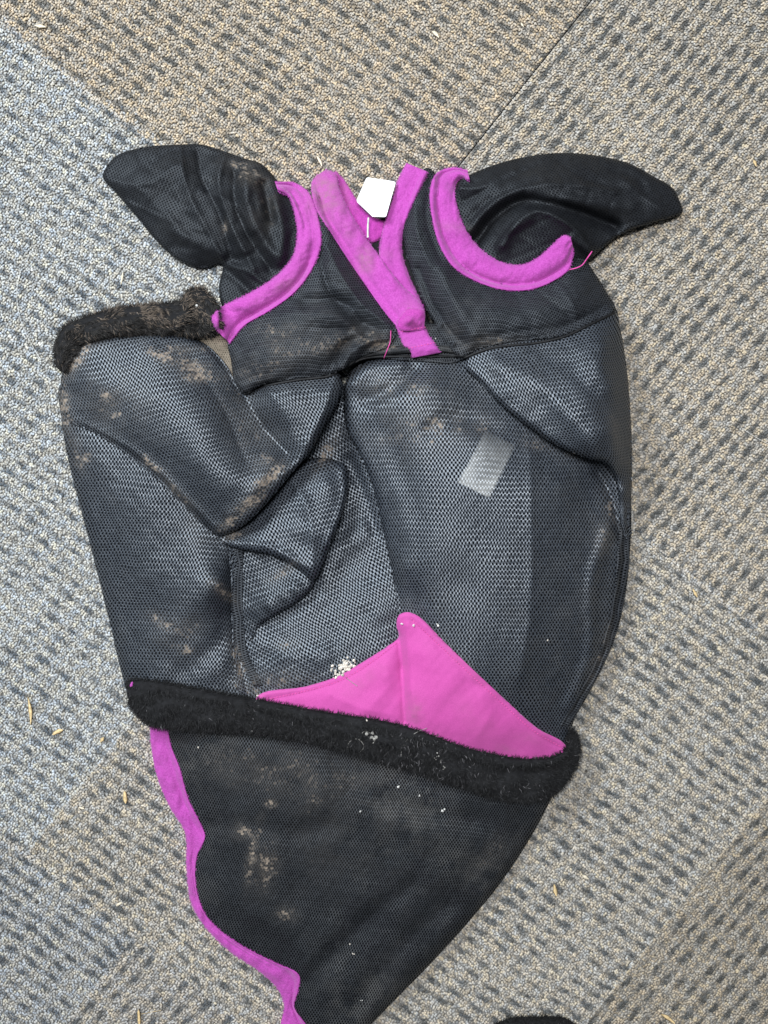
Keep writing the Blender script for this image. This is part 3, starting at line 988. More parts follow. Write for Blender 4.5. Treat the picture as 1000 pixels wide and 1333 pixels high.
panel('upper_fold',
      [(79, 510, 12), (80, 490, 14), (86, 468, 18), (106, 450, 22), (150, 438, 24), (200, 434, 24), (240, 437, 22), (268, 448, 20), (295, 475, 18), (316, 508, 20), (370, 490, 26), (436, 482, 26), (446, 495, 29),
       (441, 522, 34), (425, 550, 37), (404, 588, 40), (380, 616, 41), (352, 650, 41), (320, 682, 38), (300, 694, 34), (284, 698, 31), (268, 686, 28), (240, 660, 28), (200, 621, 26), (160, 588, 22), (120, 562, 17), (92, 550, 12), (80, 535, 11)],
      [(110, 500, 26), (150, 480, 33), (200, 470, 35), (250, 490, 35), (170, 540, 38), (220, 560, 44), (260, 600, 48), (220, 520, 42), (290, 640, 47), (250, 540, 45), (300, 590, 44), (280, 560, 44), (310, 660, 42),
       (322, 540, 27), (340, 560, 27), (358, 585, 32), (372, 596, 35), (340, 620, 45), (325, 640, 46), (360, 530, 36), (395, 515, 38), (400, 545, 39), (420, 510, 37), (385, 570, 38), (350, 510, 35), (375, 505, 36), (120, 535, 24), (290, 520, 33), (365, 610, 42)],
      M_SIDE, mask, roll=8, depth=8, ang=-10, wob=(0.35, 45), inset=12, warp=(4, 60), seed=9,
      creases=[([(318, 515), (345, 558), (376, 592)], -6, -11), ([(84, 546), (120, 558), (180, 590), (240, 646), (280, 685)], 3.5, -7), ([(345, 505), (372, 540), (384, 575)], 1.5, -9), ([(436, 492), (425, 525), (398, 580)], 3, -6), ([(250, 470), (290, 530), (320, 600)], -3, -16), ([(180, 470), (160, 520), (130, 545)], -2, 16), ([(300, 670), (330, 640), (352, 600)], 2, 8)])

# dark seam tape beside the folds
loft('seam_tape', [(304, 716), (302, 760), (303, 810), (310, 850), (330, 893)], [(317, 716), (316, 760), (317, 810), (323, 850), (342, 893)], M_CROWN, mask, h=0.25, lift=0.15, depth=2, wob=0.15, nc=8, seed=14)

# ---- right eye dart ------------------------------------------------------
panel('eye_dart',
      [(602, 470, 30), (612, 455, 32), (660, 440, 34), (730, 430, 34), (770, 412, 30), (799, 398, 24), (808, 430, 20), (816, 480, 17), (821, 540, 15), (823, 600, 13), (821, 660, 12), (816, 702, 13), (810, 690, 20), (806, 650, 24),
       (800, 622, 28), (790, 604, 40), (765, 597, 45), (725, 580, 47), (685, 553, 47), (652, 527, 44), (625, 498, 38), (606, 480, 33)],
      [(650, 480, 43), (700, 480, 47), (750, 470, 47), (700, 530, 50), (740, 560, 54), (775, 580, 55), (775, 520, 54), (785, 450, 43), (795, 560, 50), (660, 510, 46), (800, 500, 42), (806, 600, 38), (814, 640, 24)],
      M_FACE, mask, roll=7, depth=8, ang=-9, wob=(0.5, 45), inset=11, seed=10, warp=(3, 60),
      creases=[([(780, 470), (798, 520), (800, 590)], 2.5, 10), ([(640, 470), (700, 500), (770, 570)], 1.5, 12), ([(700, 450), (760, 500), (800, 540)], -1.5, 12)])

# ---- crown ---------------------------------------------------------------
panel('crown_gusset', [(455, 440, 22), (500, 420, 24), (560, 420, 26), (612, 455, 28), (604, 468, 28), (540, 470, 28), (475, 468, 27), (448, 478, 24)],
      [(520, 448, 30), (560, 450, 30)], M_CROWN, mask, roll=5, depth=3, ang=3, wob=(0.6, 16), seed=11)
loft('gusset_hem', [(455, 478), (475, 466), (520, 461), (570, 459), (608, 461)], [(450, 468), (475, 455), (520, 450), (570, 449), (606, 452)], M_RIM, mask, h=2.5, lift=0.6, depth=4, wob=0.5, nc=8, seed=12)
panel('crown_panel',
      [(398, 246, 14), (411, 248, 14), (425, 285, 17), (452, 335, 20), (482, 380, 24), (508, 412, 27), (516, 432, 28), (506, 450, 29), (474, 463, 31), (436, 486, 33), (380, 494, 32), (340, 502, 29), (318, 512, 25), (306, 498, 22), (301, 470, 20),
       (297, 440, 18), (330, 410, 19), (370, 385, 20), (398, 350, 20), (405, 300, 17)],
      [(430, 350, 30), (440, 400, 36), (400, 420, 37), (350, 440, 34), (350, 475, 36), (400, 465, 41), (440, 455, 38), (480, 420, 30), (425, 300, 22), (325, 460, 30), (470, 445, 35)],
      M_CROWN, mask, roll=8, depth=6, ang=-8, wob=(0.5, 35), inset=10, seed=12, warp=(6, 50), rid=(1.1, 50), label='left crown panel, creased beside the neckline',
      creases=[([(425, 320), (445, 360), (470, 395), (500, 420)], 5.5, -7), ([(415, 330), (430, 380), (455, 410), (490, 430)], -6, -6), ([(400, 398), (425, 390), (452, 398), (470, 420)], -5, -5), ([(405, 415), (440, 412), (470, 440)], 3, -6), ([(446, 482), (455, 462), (478, 445), (505, 440)], 4, -4), ([(430, 478), (440, 455), (460, 440)], -4, -4), ([(395, 392), (430, 388), (450, 395)], -4, 8), ([(310, 455), (380, 432), (440, 430), (480, 432)], -2.5, 6),
               ([(360, 410), (400, 405), (440, 415)], 2.5, 9), ([(440, 470), (450, 450), (475, 438)], -5, 5), ([(462, 466), (470, 452), (490, 440)], 3, 5)])
panel('crown_panel',
      [(556, 218, 12), (568, 228, 13), (570, 270, 15), (582, 315, 17), (608, 350, 19), (650, 368, 20), (700, 365, 20), (740, 340, 18), (758, 336, 15), (776, 358, 14), (790, 380, 14), (801, 402, 15), (770, 420, 26), (732, 437, 34), (660, 446, 37), (615, 458, 35),
       (601, 470, 32), (588, 455, 28), (570, 430, 25), (553, 400, 23), (540, 365, 20), (528, 330, 18), (524, 300, 16), (534, 262, 13)],
      [(550, 300, 24), (570, 350, 29), (600, 400, 37), (650, 405, 41), (700, 405, 41), (750, 385, 33), (620, 435, 41), (560, 380, 28), (545, 260, 19), (780, 395, 22), (590, 430, 34)],
      M_CROWN, mask, roll=8, depth=6, ang=6, wob=(0.5, 35), inset=10, seed=13, warp=(6, 50), rid=(0.8, 60), label='right crown panel, smooth below the ear hole',
      creases=[([(540, 260), (545, 310), (560, 345)], 3.5, -6), ([(545, 350), (565, 400), (598, 445)], -7, -7), ([(560, 230), (556, 290), (575, 340)], -3, -5), ([(582, 420), (594, 440), (600, 462)], 4, -5), ([(700, 380), (740, 410), (756, 424)], -2, -4), ([(575, 350), (595, 400), (615, 440)], 3, 9), ([(725, 370), (745, 395), (752, 418)], 1.3, 4), ([(610, 445), (670, 432), (730, 425), (795, 395)], -1.2, 4)])
tube('seam_cord', [(318, 513), (345, 503), (385, 495), (436, 487), (462, 470)], 1.6, M_THREAD_BLACK, mask)
tube('seam_cord', [(603, 466), (640, 453), (700, 446), (735, 438), (765, 424), (801, 406)], 1.6, M_THREAD_BLACK, mask)
tube('seam_cord', [(450, 480), (470, 468), (520, 464), (560, 464), (603, 463)], 1.5, M_THREAD_BLACK, mask)


def bind_prof(t):
    # raised roll (t 0..0.76), stitched groove, thin lip at the outer edge
    a = np.sqrt(np.clip(1 - ((t - 0.38) / 0.40) ** 2, 0, 1))
    b = 0.28 * np.sqrt(np.clip(1 - ((t - 0.9) / 0.13) ** 2, 0, 1))
    return np.maximum(a, b)


def fur_prof(t):
    return np.sqrt(np.clip(1 - np.abs(2*t - 1)**2.6, 0, 1)) * (1 - 0.16 * np.exp(-((t - 0.3) / 0.07) ** 2))


def fleece(name, A, B, h, nfur, cols_f, seed, label, dirs_off, length, curl=0.5, up=0.6, lift=1.0, zfix=None):
    o, g = loft(name, A, B, M_FUR, mask, h=h, lift=lift, profile=fur_prof, nc=20, depth=10, wob=1.1, seed=seed, label=label, zfix=zfix)
    x, y, z, an, t = scatter(g, nfur)
    cl = Wob(seed, 30)(x, y)
    d = an + dirs_off + 0.5 * cl + 0.55 * Wob(seed + 1, 13, 20)(x, y)
    # hairs by the edges lean outwards
    fibres('pile', x, y, z, d, length, 0.34, cols_f(x, y, t), o, curl, up)
    xe, ye, ze, ae, te = scatter(g, nfur // 4, True)
    c = np.cross(np.array([g[0][1, 0]-g[0][0, 0], g[1][1, 0]-g[1][0, 0]]), np.array([g[0][0, 0]-g[0][0, -1], g[1][0, 0]-g[1][0, -1]]))
    sg = 1 if c > 0 else -1
    de = ae + sg * np.where(te < 0.5, 1, -1) * math.pi / 2 + (dirs_off * 0.3)
    fibres('edge_pile', xe, ye, ze - 0.5, de, length * 0.8, 0.3, cols_f(xe, ye, te), o, 0.6, 0.5)
    return o


def cols_black(x, y, t):
    n = len(x)
    v = rng.gamma(1.6, 0.006, n) + 0.004
    c = np.stack([v, v, v * 1.05], 1)
    w = (rng.uniform(0, 1, n) < 0.006 + 0.05 * np.exp(-(((x - 560) / 60)**2 + ((y - 980) / 30)**2)))
    c[w] = [0.13, 0.125, 0.13]
    return c


def cols_poll(x, y, t):
    n = len(x)
    v = rng.gamma(1.8, 0.008, n) + 0.005
    c = np.stack([v, v * .93, v * .88], 1)
    m = np.clip(0.5 + 0.5 * Wob(77, 34)(x, y), 0, 1) * np.clip((x - 80) / 90, 0.1, 1) * np.where(t < 0.75, 1, 0.15)
    w = rng.uniform(0, 1, n) < 0.6 * m
    c[w] = np.array([0.15, 0.118, 0.092]) * rng.uniform(0.4, 1.3, n)[w, None]
    return c


fleece('poll_fleece',
       [(73, 478), (72, 452), (82, 427), (112, 412), (150, 401), (200, 395), (238, 390), (244, 378), (262, 374), (276, 388), (284, 402)],
       [(84, 486), (90, 468), (112, 449), (150, 438), (200, 434), (240, 434), (258, 436), (268, 437), (274, 435), (280, 433), (286, 428)],
       12, 9000, cols_poll, 43, 'black fleece poll band with brown dusty tips', 0.55, 9, 0.22, 0.6, zfix=[8, 10, 14, 16, 16, 14])

# ear hole bindings
def stitches(name, line, parent, mat, w=0.45, ln=2.2, gap=4.4, lift=0.25, z=None):
    l = resample(smooth_line(line, False, 2), max(3, int(len(smooth_line(line, False, 1)) / gap)))
    tx, ty = np.gradient(l[:, 0]), np.gradient(l[:, 1])
    L = np.hypot(tx, ty)
    tx, ty = tx / L, ty / L
    V, F = [], []
    for i in range(len(l)):
        x, y = l[i, 0], l[i, 1]
        zz = float(zat(x, y)) + lift if z is None else z
        k = len(V)
        for a, b, c in ((-1, -1, 0), (1, -1, 0), (1, 1, 0), (-1, 1, 0), (-.6, 0, .4), (.6, 0, .4)):
            V.append(W(x + tx[i]*a*ln/2 - ty[i]*b*w, y + ty[i]*a*ln/2 + tx[i]*b*w, zz + c))
        F += [(k, k+4, k+5, k+1), (k+3, k+2, k+5, k+4), (k, k+3, k+4), (k+1, k+5, k+2)]
    o = link_mesh(name, np.array(V).reshape(-1, 3), F, mat, parent, attrs={'dirt_sheen': np.zeros(len(V))})
    o['kind'] = 'stuff'
    return o


o, g = loft('ear_binding',
            [(362, 249), (376, 256), (384, 280), (387, 306), (380, 336), (356, 362), (318, 385), (288, 400), (276, 414), (284, 432)],
            [(358, 237), (384, 238), (402, 251), (414, 283), (418, 318), (408, 347), (384, 380), (350, 405), (318, 424), (299, 447)],
            M_PINK, mask, h=7, lift=0.4, profile=bind_prof, nc=20, depth=9, wob=0.5, seed=21, label='magenta binding round the left ear hole')
pink_fuzz(g, o, 1800)
o, g = loft('ear_binding',
            [(612, 236), (602, 231), (594, 238), (592, 252), (597, 276), (608, 302), (628, 326), (655, 342), (682, 344), (702, 334), (722, 316), (735, 306), (743, 309)],
            [(609, 222), (590, 218), (568, 226), (560, 246), (563, 285), (572, 318), (590, 347), (620, 366), (655, 377), (690, 377), (720, 366), (741, 350), (747, 325)],
            M_PINK, mask, h=7, lift=0.4, profile=bind_prof, nc=20, depth=9, wob=0.5, seed=22, label='magenta binding round the right ear hole')
pink_fuzz(g, o, 1900)
# neckline
o, g = loft('neckline_collar', [(437, 222), (448, 234), (462, 256), (478, 277), (500, 288)], [(428, 236), (436, 252), (452, 285), (470, 308), (486, 316), (500, 306)],
            M_PINKD, mask, h=2.5, lift=0.5, depth=3, wob=0.5, seed=23, label='darker pink inner collar behind the neckline')
pink_fuzz(g, o, 300, (0.45, 0.07, 0.36))
o, g = loft('neckline_binding', [(558, 224), (551, 238), (536, 268), (525, 300), (524, 330), (534, 362), (546, 388), (553, 408), (551, 424)],
            [(529, 212), (518, 234), (510, 262), (500, 292), (494, 322), (494, 345), (508, 372), (520, 398), (524, 418)],
            M_PINK, mask, h=5.5, lift=0.5, profile=lambda t: bind_prof(1 - t) if False else np.sqrt(np.clip(1 - (2*t-1)**4, 0, 1)), nc=16, depth=7, wob=0.6, seed=24, label='right strap of the magenta neckline binding')
pink_fuzz(g, o, 1100)
o, g = loft('neckline_binding', [(424, 221), (437, 226), (442, 246), (456, 276), (476, 308), (500, 342), (524, 372), (547, 394), (553, 406)],
            [(413, 228), (406, 238), (411, 270), (429, 300), (456, 342), (480, 377), (500, 405), (514, 422), (522, 430)],
            M_PINK, mask, h=5.5, lift=0.8, profile=bind_prof, nc=18, depth=7, wob=0.6, seed=25, label='left strap of the magenta neckline binding, crossing over')
pink_fuzz(g, o, 1300)
o, g = loft('binding_tab', [(552, 402), (550, 420), (556, 432), (565, 446), (574, 459)], [(515, 424), (521, 438), (526, 450), (533, 453), (537, 466)],
            M_PINK, mask, h=1.5, lift=0.8, profile=lambda t: np.sqrt(np.clip(1 - (2*t-1)**6, 0, 1)), nc=14, depth=5, wob=0.5, seed=26, label='folded pink tab where the two neckline straps meet')
pink_fuzz(g, o, 500)
o2, g = loft('binding_tab', [(531, 400), (552, 404), (553, 424)], [(516, 418), (520, 429), (552, 430)], M_PINKD, mask, h=1.2, lift=0.6, nc=10, depth=3, wob=0.6, seed=27, label='wrinkled pink tab end')
stitches('stitching', [(520, 432), (536, 429), (553, 426)], o, M_THREAD_PINK, w=0.5, gap=3.5)
stitches('stitching', [(533, 453), (548, 450), (565, 446)], o, M_THREAD_PINK, w=0.5, gap=3.5)

# ---- care label ----------------------------------------------------------
def flat_piece(name, pts, mat, parent, zf, th=0.4, label=None):
    n = len(pts)
    V = [W(x, y, zf(x, y) + th) for x, y in pts] + [W(x, y, zf(x, y)) for x, y in pts]
    F = [tuple(range(n))[::-1], tuple(range(n, 2*n))] + [(i, (i+1) % n, (i+1) % n + n, i + n) for i in range(n)]
    o = link_mesh(name, np.array(V).reshape(-1, 3), F, mat, parent, smooth=False, attrs={'dirt_sheen': np.zeros(2*n)})
    if label: o['label'] = label
    return o


flat_piece('care_label', [(477, 232), (479, 231), (513, 236), (515, 238), (503, 281), (501, 282.5), (485, 282), (465, 263), (464.5, 260)], M_LABEL, mask,
           lambda x, y: 12 + 0.16 * (y - 230), 0.5, 'blank white label behind the neckline')
tube('label_cord', [(480, 283, 21), (479, 296, 22), (479, 309, 21)], 1.3, M_THREAD_WHITE, mask)

# ---- muzzle --------------------------------------------------------------
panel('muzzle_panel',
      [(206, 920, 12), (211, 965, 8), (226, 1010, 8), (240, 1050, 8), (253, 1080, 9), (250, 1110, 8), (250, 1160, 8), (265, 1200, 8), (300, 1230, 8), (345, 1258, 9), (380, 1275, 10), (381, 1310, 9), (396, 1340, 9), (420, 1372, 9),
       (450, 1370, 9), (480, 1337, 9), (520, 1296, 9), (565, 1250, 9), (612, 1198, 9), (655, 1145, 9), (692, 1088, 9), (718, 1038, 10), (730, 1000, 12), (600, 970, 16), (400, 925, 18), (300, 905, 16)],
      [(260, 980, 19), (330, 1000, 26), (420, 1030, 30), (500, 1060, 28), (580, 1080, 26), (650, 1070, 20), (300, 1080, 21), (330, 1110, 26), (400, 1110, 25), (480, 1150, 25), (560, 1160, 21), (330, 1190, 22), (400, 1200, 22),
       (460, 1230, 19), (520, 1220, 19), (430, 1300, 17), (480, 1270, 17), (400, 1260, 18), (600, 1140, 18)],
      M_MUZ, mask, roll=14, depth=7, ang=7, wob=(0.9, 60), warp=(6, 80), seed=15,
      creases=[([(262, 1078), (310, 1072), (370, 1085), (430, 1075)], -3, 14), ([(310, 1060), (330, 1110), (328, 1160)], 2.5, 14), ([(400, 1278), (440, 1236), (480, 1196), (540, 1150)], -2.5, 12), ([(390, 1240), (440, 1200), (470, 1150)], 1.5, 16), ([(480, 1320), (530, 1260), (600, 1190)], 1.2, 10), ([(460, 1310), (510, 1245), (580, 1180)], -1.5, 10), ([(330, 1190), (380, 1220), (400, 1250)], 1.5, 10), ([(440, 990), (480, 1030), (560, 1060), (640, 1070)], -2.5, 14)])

# ---- magenta edge of the muzzle -----------------------------------------
o, g = loft('edge_binding',
            [(217, 938), (222, 968), (234, 1000), (246, 1042), (262, 1074), (267, 1089), (256, 1116), (256, 1158), (270, 1194), (310, 1228), (360, 1254), (390, 1270), (388, 1290), (383, 1310), (394, 1328), (408, 1345), (425, 1372)],
            [(195, 938), (197, 972), (205, 1012), (222, 1052), (241, 1084), (243, 1130), (250, 1178), (270, 1210), (300, 1239), (338, 1265), (362, 1288), (370, 1308), (366, 1330), (362, 1345), (356, 1372)],
            M_PINK, mask, h=3.2, lift=0.4, profile=lambda t: bind_prof(1 - t), nc=18, depth=8, wob=0.7, seed=28, label='magenta binding along the lower left muzzle edge')
pink_fuzz(g, o, 1600)
tube('edge_binding', [(450, 1340, 3), (462, 1334, 4), (474, 1326, 4), (481, 1321, 3)], 6.0, M_PINK, mask, sides=8)

# ---- nose flap -----------------------------------------------------------
patch = panel('nose_patch',
      [(334, 908, 33), (400, 893, 34), (440, 880, 35), (475, 860, 36), (503, 842, 38), (519, 829, 40), (516, 812, 42), (520, 800, 44), (532, 797, 46), (546, 803, 47), (575, 832, 49), (610, 866, 49), (655, 908, 44), (700, 948, 35), (737, 971, 25),
       (738, 980, 23), (720, 992, 22), (660, 1000, 26), (560, 985, 32), (460, 960, 32), (380, 935, 31), (336, 922, 31)],
      [(500, 880, 40), (518, 900, 38), (524, 870, 39), (530, 900, 43), (545, 850, 48), (580, 900, 50), (630, 940, 45), (450, 910, 38), (560, 940, 44)],
      M_PATCH, mask, roll=4, depth=2.2, ang=0, clear=2.2, wob=(0.4, 50), inset=4, seed=16, label='bright pink cloth nose patch with a pointed top',
      creases=[([(519, 829), (523, 870), (527, 940)], -6, -6), ([(530, 815), (534, 870), (540, 930)], 3, -8), ([(536, 808), (572, 842), (607, 875), (652, 916), (697, 955), (728, 973)], -1.2, -3), ([(345, 912), (400, 900), (440, 888), (478, 867), (515, 839)], -1.2, -3), ([(640, 930), (620, 960)], 1.2, -9), ([(430, 905), (480, 925), (510, 930)], 1.5, -10), ([(505, 870), (500, 900), (470, 930)], 1.5, 10), ([(575, 925), (600, 900), (625, 890)], -0.8, 10)])
stitches('stitching', [(536, 806), (572, 840), (607, 873), (652, 914), (697, 953), (728, 971)], patch, M_THREAD_PINK, w=0.45, gap=4)
stitches('stitching', [(345, 911), (400, 899), (440, 887), (478, 866), (515, 838)], patch, M_THREAD_PINK, w=0.45, gap=4)

# ---- fleece bands --------------------------------------------------------
fleece('nose_fleece',
       [(164, 886), (190, 885), (240, 893), (330, 909), (420, 926), (480, 935), (520, 943), (560, 956), (600, 971), (640, 981), (690, 988), (722, 985), (739, 972), (740, 958)],
       [(168, 915), (190, 941), (250, 951), (330, 956), (400, 965), (450, 978), (500, 993), (550, 1008), (600, 1024), (650, 1040), (690, 1044), (725, 1033), (748, 1000), (753, 966), (745, 950)],
       9, 15000, cols_black, 41, 'black fleece nose band lying over the pink patch', 1.2, 8.0, 0.5, 0.5)
# loose threads of the mask
tube('loose_thread', [(741, 351, 30), (750, 349, 31), (758, 345, 31), (764, 337, 28), (771, 327, 26)], 0.8, M_THREAD_PINK, mask)
tube('loose_thread', [(509, 430), (508, 445), (504, 456), (500, 466)], 0.6, M_THREAD_PINK, mask, lift=1.0)

# ------------------------------------------------------------------ bits and crumbs
def chip(name, x, y, ln, wd, ang, mat, label, cat, group=None, bend=0.0, z=None, curve=0.0):
    """a sliver: tapered, slightly folded blade with thickness"""
    a = math.radians(ang)
    n = 7
    V, F = [], []
    for i in range(n):
        t = i / (n - 1) * 2 - 1
        w = wd / 2 * (1 - abs(t) ** 2.2 * 0.75) * (1 + 0.2 * math.sin(5 * t + x))
        cx = t * ln / 2
        cy = curve * (t * t - 0.4)
        zb = (float(zat(x, y)) + 0.6 if z is None else z) + bend * (1 - t * t)
        for off, zz in ((-w, 0.0), (-w * .4, 0.55), (w * .4, 0.6), (w, 0.0), (0, -0.4)):
            V.append((x + cx * math.cos(a) - (cy + off) * math.sin(a), y + cx * math.sin(a) + (cy + off) * math.cos(a), zb + zz * min(1.6, wd / 4)))
        if i:
            k = (i - 1) * 5
            for j in range(5):
                j2 = (j + 1) % 5
                F.append((k + j, k + j2, k + 5 + j2, k + 5 + j))
    F.append((0, 1, 2, 3, 4))
    k = (n - 1) * 5
    F.append((k + 4, k + 3, k + 2, k + 1, k))
    V = np.array(V)
    o = link_mesh(name, W(V[:, 0], V[:, 1], V[:, 2]), F, mat, None)
    return set_props(o, label, cat, group)


GS = 'plant bits scattered on the carpet'
chips = [
    ('straw_bit', 39, 925, 36, 4.5, 84, M_STRAW, 'longest straw piece, upright near the left edge of the carpet', 0.5, 1.5),
    ('straw_bit', 75, 953, 15, 6, -24, M_STRAW, 'broad orange straw bit right of the long straw piece', 0, 1),
    ('straw_bit', 133, 963, 8, 4.5, -55, M_STRAW, 'small round straw bit between the broad bit and the muzzle edge', 0, 0),
    ('straw_bit', 163, 1038, 16, 6, 86, M_STRAW, 'stubby upright straw bit left of the magenta muzzle edge', 0, 0),
    ('straw_bit', 155, 1177, 9, 4, -30, M_CHIP, 'tiny cream straw bit lying on a pale hair, lower left carpet', 0, 0),
    ('straw_bit', 181, 1325, 22, 4.5, 87, M_STRAW, 'straw stub at the bottom edge of the photo, left of the muzzle', 0, 0),
    ('straw_bit', 723, 1159, 16, 5, 80, M_STRAW, 'lone tan straw bit on the carpet right of the muzzle panel', 0, 0),
    ('straw_bit', 905, 772, 13, 4, 62, M_STRAW, 'thin yellow straw sliver on the carpet to the right of the mask', 0, 0),
    ('straw_bit', 983, 212, 9, 4.5, 70, M_STRAW, 'orange speck of straw near the right edge, level with the ear', 0, 0),
    ('straw_bit', 52, 34, 15, 5, 8, M_CHIP, 'cream flat chip in the top left corner of the carpet', 0, 0),
    ('straw_bit', 416, 209, 16, 4, 62, M_CHIP, 'cream sliver above the neckline of the fly mask', 0, 1),
    ('straw_bit', 567, 44, 13, 5.5, 42, M_CHIP, 'whitish chip near the top edge, right of the centre', 0, 1.2),
    ('straw_bit', 159, 362, 17, 3, 100, M_CHIP, 'thin pale sliver left of the left ear, above the poll fleece', 0, 0),
    ('straw_bit', 336, 412, 0, 0, 0, None, '', 0, 0),
    ('straw_bit', 762, 1142, 10, 5, 30, M_CHIP, 'pale square crumb right of the lone tan straw bit', 0, 0),
    ('straw_bit', 680, 32, 7, 3, 60, M_CHIP, 'tiny pale fleck near the carpet seam at the top', 0, 0),
    ('straw_bit', 106, 1052, 8, 3, 15, M_CHIP, 'small cream fleck left of the stubby straw bit', 0, 0),
    ('straw_bit', 870, 1326, 22, 5, 35, M_STRAW, 'straw splinter at the bottom edge near the right corner', 0, 1),
]
for (nme, x, y, ln, wd, an, m, lab, bnd, cv) in chips:
    if m is None:
        continue
    chip(nme, x, y, ln, wd, an, m, lab, 'straw', GS, bnd, 0.8 if wd > 3.5 else 0.6, cv)


def hair(name, pts, rad, mat, label, cat, group=None, ground=True):
    l = smooth_line(pts, False, 3)
    o = tube(name, [tuple(p) for p in l], rad, mat, None, lift=0.5, sides=5, ground=ground)
    return set_props(o, label, cat, group)


GH = 'pale hairs lying on the carpet'
hair('pale_hair', [(27, 352), (22, 380), (28, 420), (45, 455), (52, 466)], 0.3, M_THREAD_WHITE, 'long curved white hair near the left edge, left of the poll fleece', 'hair', GH)
hair('pale_hair', [(866, 424), (885, 408), (912, 393)], 0.3, M_THREAD_WHITE, 'white hair on the carpet right of the right crown panel', 'hair', GH)
hair('pale_hair', [(964, 556), (982, 568), (1004, 580)], 0.3, M_THREAD_WHITE, 'straight pale hair at the right edge below the middle of the eye dart', 'hair', GH)
hair('pale_hair', [(42, 950), (52, 962), (60, 980)], 0.3, M_THREAD_WHITE, 'short white hair just below the long straw piece', 'hair', GH)
hair('pale_hair', [(143, 1171), (155, 1177), (167, 1183)], 0.3, M_THREAD_WHITE, 'short pale hair under the tiny cream straw bit', 'hair', GH)
hair('pale_hair', [(311, 62), (318, 69), (323, 75)], 0.3, M_THREAD_WHITE, 'short white hair on the carpet above the left ear', 'hair', GH)
hair('pale_hair', [(184, 1320), (195, 1318), (210, 1315)], 0.3, M_STRAW, 'thin tan stalk beside the straw stub at the bottom edge', 'hair', GH)
hair('pale_hair', [(18, 636), (34, 648), (52, 660)], 0.3, M_THREAD_WHITE, 'pale hair at the left edge beside the cheek panel', 'hair', GH)


def crumb_mesh(name, blobs, mat, label, cat, group=None):
    """one lump made of irregular grains grown together"""
    V, F = [], []
    for (x, y, r, z) in blobs:
        k = len(V)
        base = [(0, 0, 1), (.89, 0, .45), (.28, .85, .45), (-.72, .53, .45), (-.72, -.53, .45), (.28, -.85, .45),
                (.72, .53, -.45), (-.28, .85, -.45), (-.89, 0, -.45), (-.28, -.85, -.45), (.72, -.53, -.45), (0, 0, -1)]
        for bx, by, bz in base:
            s = r * random.uniform(0.75, 1.3)
            V.append((x + bx * s, y + by * s, z + bz * s * 0.5))
        for f in ((0,1,2),(0,2,3),(0,3,4),(0,4,5),(0,5,1),(1,6,2),(2,7,3),(3,8,4),(4,9,5),(5,10,1),(6,7,2),(7,8,3),(8,9,4),(9,10,5),(10,6,1),(11,7,6),(11,8,7),(11,9,8),(11,10,9),(11,6,10)):
            F.append((k + f[0], k + f[2], k + f[1]))
    V = np.array(V)
    o = link_mesh(name, W(V[:, 0], V[:, 1], V[:, 2]), F, mat, None, smooth=False)
    return set_props(o, label, cat, group)


def blobs(cx, cy, n, sp, r, ang=0.0, ar=1.0):
    out = []
    for _ in range(n):
        a, b = random.gauss(0, sp), random.gauss(0, sp * ar)
        x = cx + a * math.cos(ang) - b * math.sin(ang)
        y = cy + a * math.sin(ang) + b * math.cos(ang)
        rr = r * random.uniform(0.5, 1.3)
        out.append((x, y, rr, float(zat(x, y)) + rr * 0.3 + 0.2))
    return out


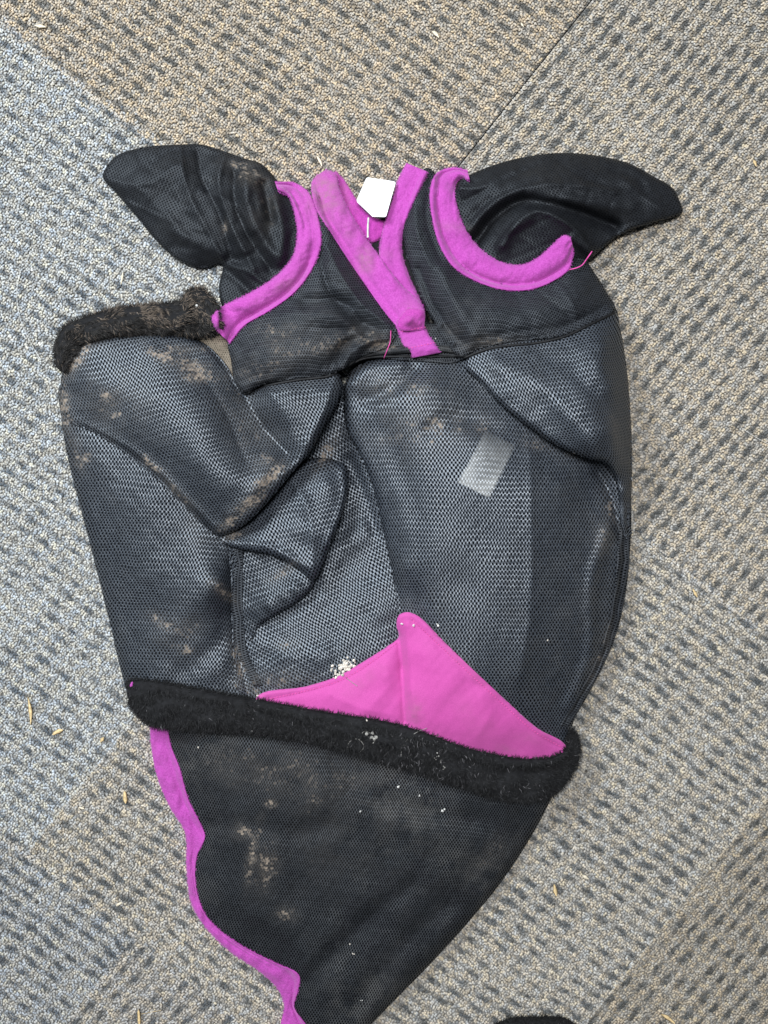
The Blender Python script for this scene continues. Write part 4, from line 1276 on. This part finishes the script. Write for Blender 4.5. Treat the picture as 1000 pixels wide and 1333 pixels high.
crumb_mesh('seed_clump', blobs(450, 868, 60, 7, 1.9, -0.6, 0.6) + blobs(436, 880, 18, 4, 1.4), M_CRUMB, 'whitish crumbly clump stuck on the left edge of the pink patch', 'crumb')
crumb_mesh('lint_clump', blobs(484, 958, 22, 5, 2.0, 0.9, 0.5), M_LINT, 'grey lint clump on the middle of the black nose band', 'lint')
crumb_mesh('lint_clump', blobs(572, 990, 16, 8, 1.0, 1.0, 0.5), M_LINT, 'loose grey lint on the nose band right of the lint clump', 'lint')
GC = 'small pale specks on the mask'
for x, y, r, lab in [
    (256, 399, 2.6, 'white seed stuck in the poll fleece near the left ear'),
    (477, 937, 1.8, 'cream grain on the upper edge of the nose band'),
    (713, 833, 1.5, 'pale speck on the dark right side of the face panel'),
    (570, 813, 2.6, 'white crumb on the mesh right of the patch tip'),
    (523, 812, 1.6, 'left white speck on the tip of the pink patch'),
    (539, 814, 2.0, 'right white speck on the tip of the pink patch'),
    (335, 906, 2.0, 'cream speck at the left corner of the pink patch'),
    (519, 1024, 2.2, 'upper left white speck of the row on the muzzle panel'),
    (547, 1035, 1.9, 'middle white speck of the row on the muzzle panel'),
    (577, 1055, 2.3, 'lower right white speck of the row on the muzzle panel'),
    (469, 1056, 1.7, 'single white speck on the middle of the muzzle panel'),
    (327, 952, 1.6, 'white speck on the lower edge of the nose band, left part'),
    (299, 952, 1.7, 'white speck on the nose band above the muzzle corner'),
    (258, 974, 1.5, 'pale speck on the muzzle panel just below the nose band'),
    (567, 441, 1.2, 'white speck beside the pink tab of the neckline'),
    (456, 1229, 1.3, 'upper pale speck on the lower muzzle panel'),
    (460, 1242, 1.3, 'lower pale speck on the lower muzzle panel'),
    (471, 1302, 1.6, 'white speck near the bottom tip of the muzzle'),
]:
    crumb_mesh('pale_speck', blobs(x, y, 3, r * 0.4, r * 0.62), M_THREAD_WHITE if 'white' in lab else M_CRUMB, lab, 'speck', GC)
for pts, lab in [([(468, 962), (474, 952), (484, 956), (488, 966)], 'curled grey fibre round the lint clump'),
                 ([(452, 978), (455, 966), (466, 962), (474, 972), (468, 980)], 'looped grey fibre left of the lint clump'),
                 ([(523, 992), (523, 978), (530, 963), (545, 952), (556, 948)], 'long grey fibre arching over the nose band'),
                 ([(450, 882), (458, 888), (465, 893)], 'white fibre hanging from the crumbly clump')]:
    hair('loose_fibre', pts, 0.4, M_LINT, lab, 'fibre', 'fibres on the mask', ground=False)
crumb_mesh('pink_lint', blobs(171, 891, 5, 2.0, 1.6, -1.0, 0.4), M_PINK, 'pink lint speck on the left end of the nose band', 'lint')
# dark strap at the bottom edge
strapo = tube('black_strap', [(640, 1344, 2), (665, 1333, 4), (700, 1331, 5), (735, 1333, 4), (752, 1345, 2)], 7.5, M_FUR, None, sides=10)
set_props(strapo, 'black fleece strap end showing at the bottom edge right of the muzzle', 'strap')

_sp = resample(smooth_line([(640, 1344, 2), (665, 1333, 4), (700, 1331, 5), (735, 1333, 4), (752, 1345, 2)], False, 3), 400)
_k = rng.integers(0, 400, 1600)
_o = rng.uniform(-1, 1, 1600)
_v = rng.gamma(1.6, 0.006, 1600)[:, None] + np.array([[0.004, 0.004, 0.004]])
fibres('pile', _sp[_k, 0], _sp[_k, 1] + _o * 7.0, _sp[_k, 2] + 4.2 * np.sqrt(1 - _o * _o) + 0.5, np.where(_o > 0, 1.57, -1.57) + rng.normal(0, 0.5, 1600), 5.0, 0.34, _v, strapo, 0.6, 0.5)
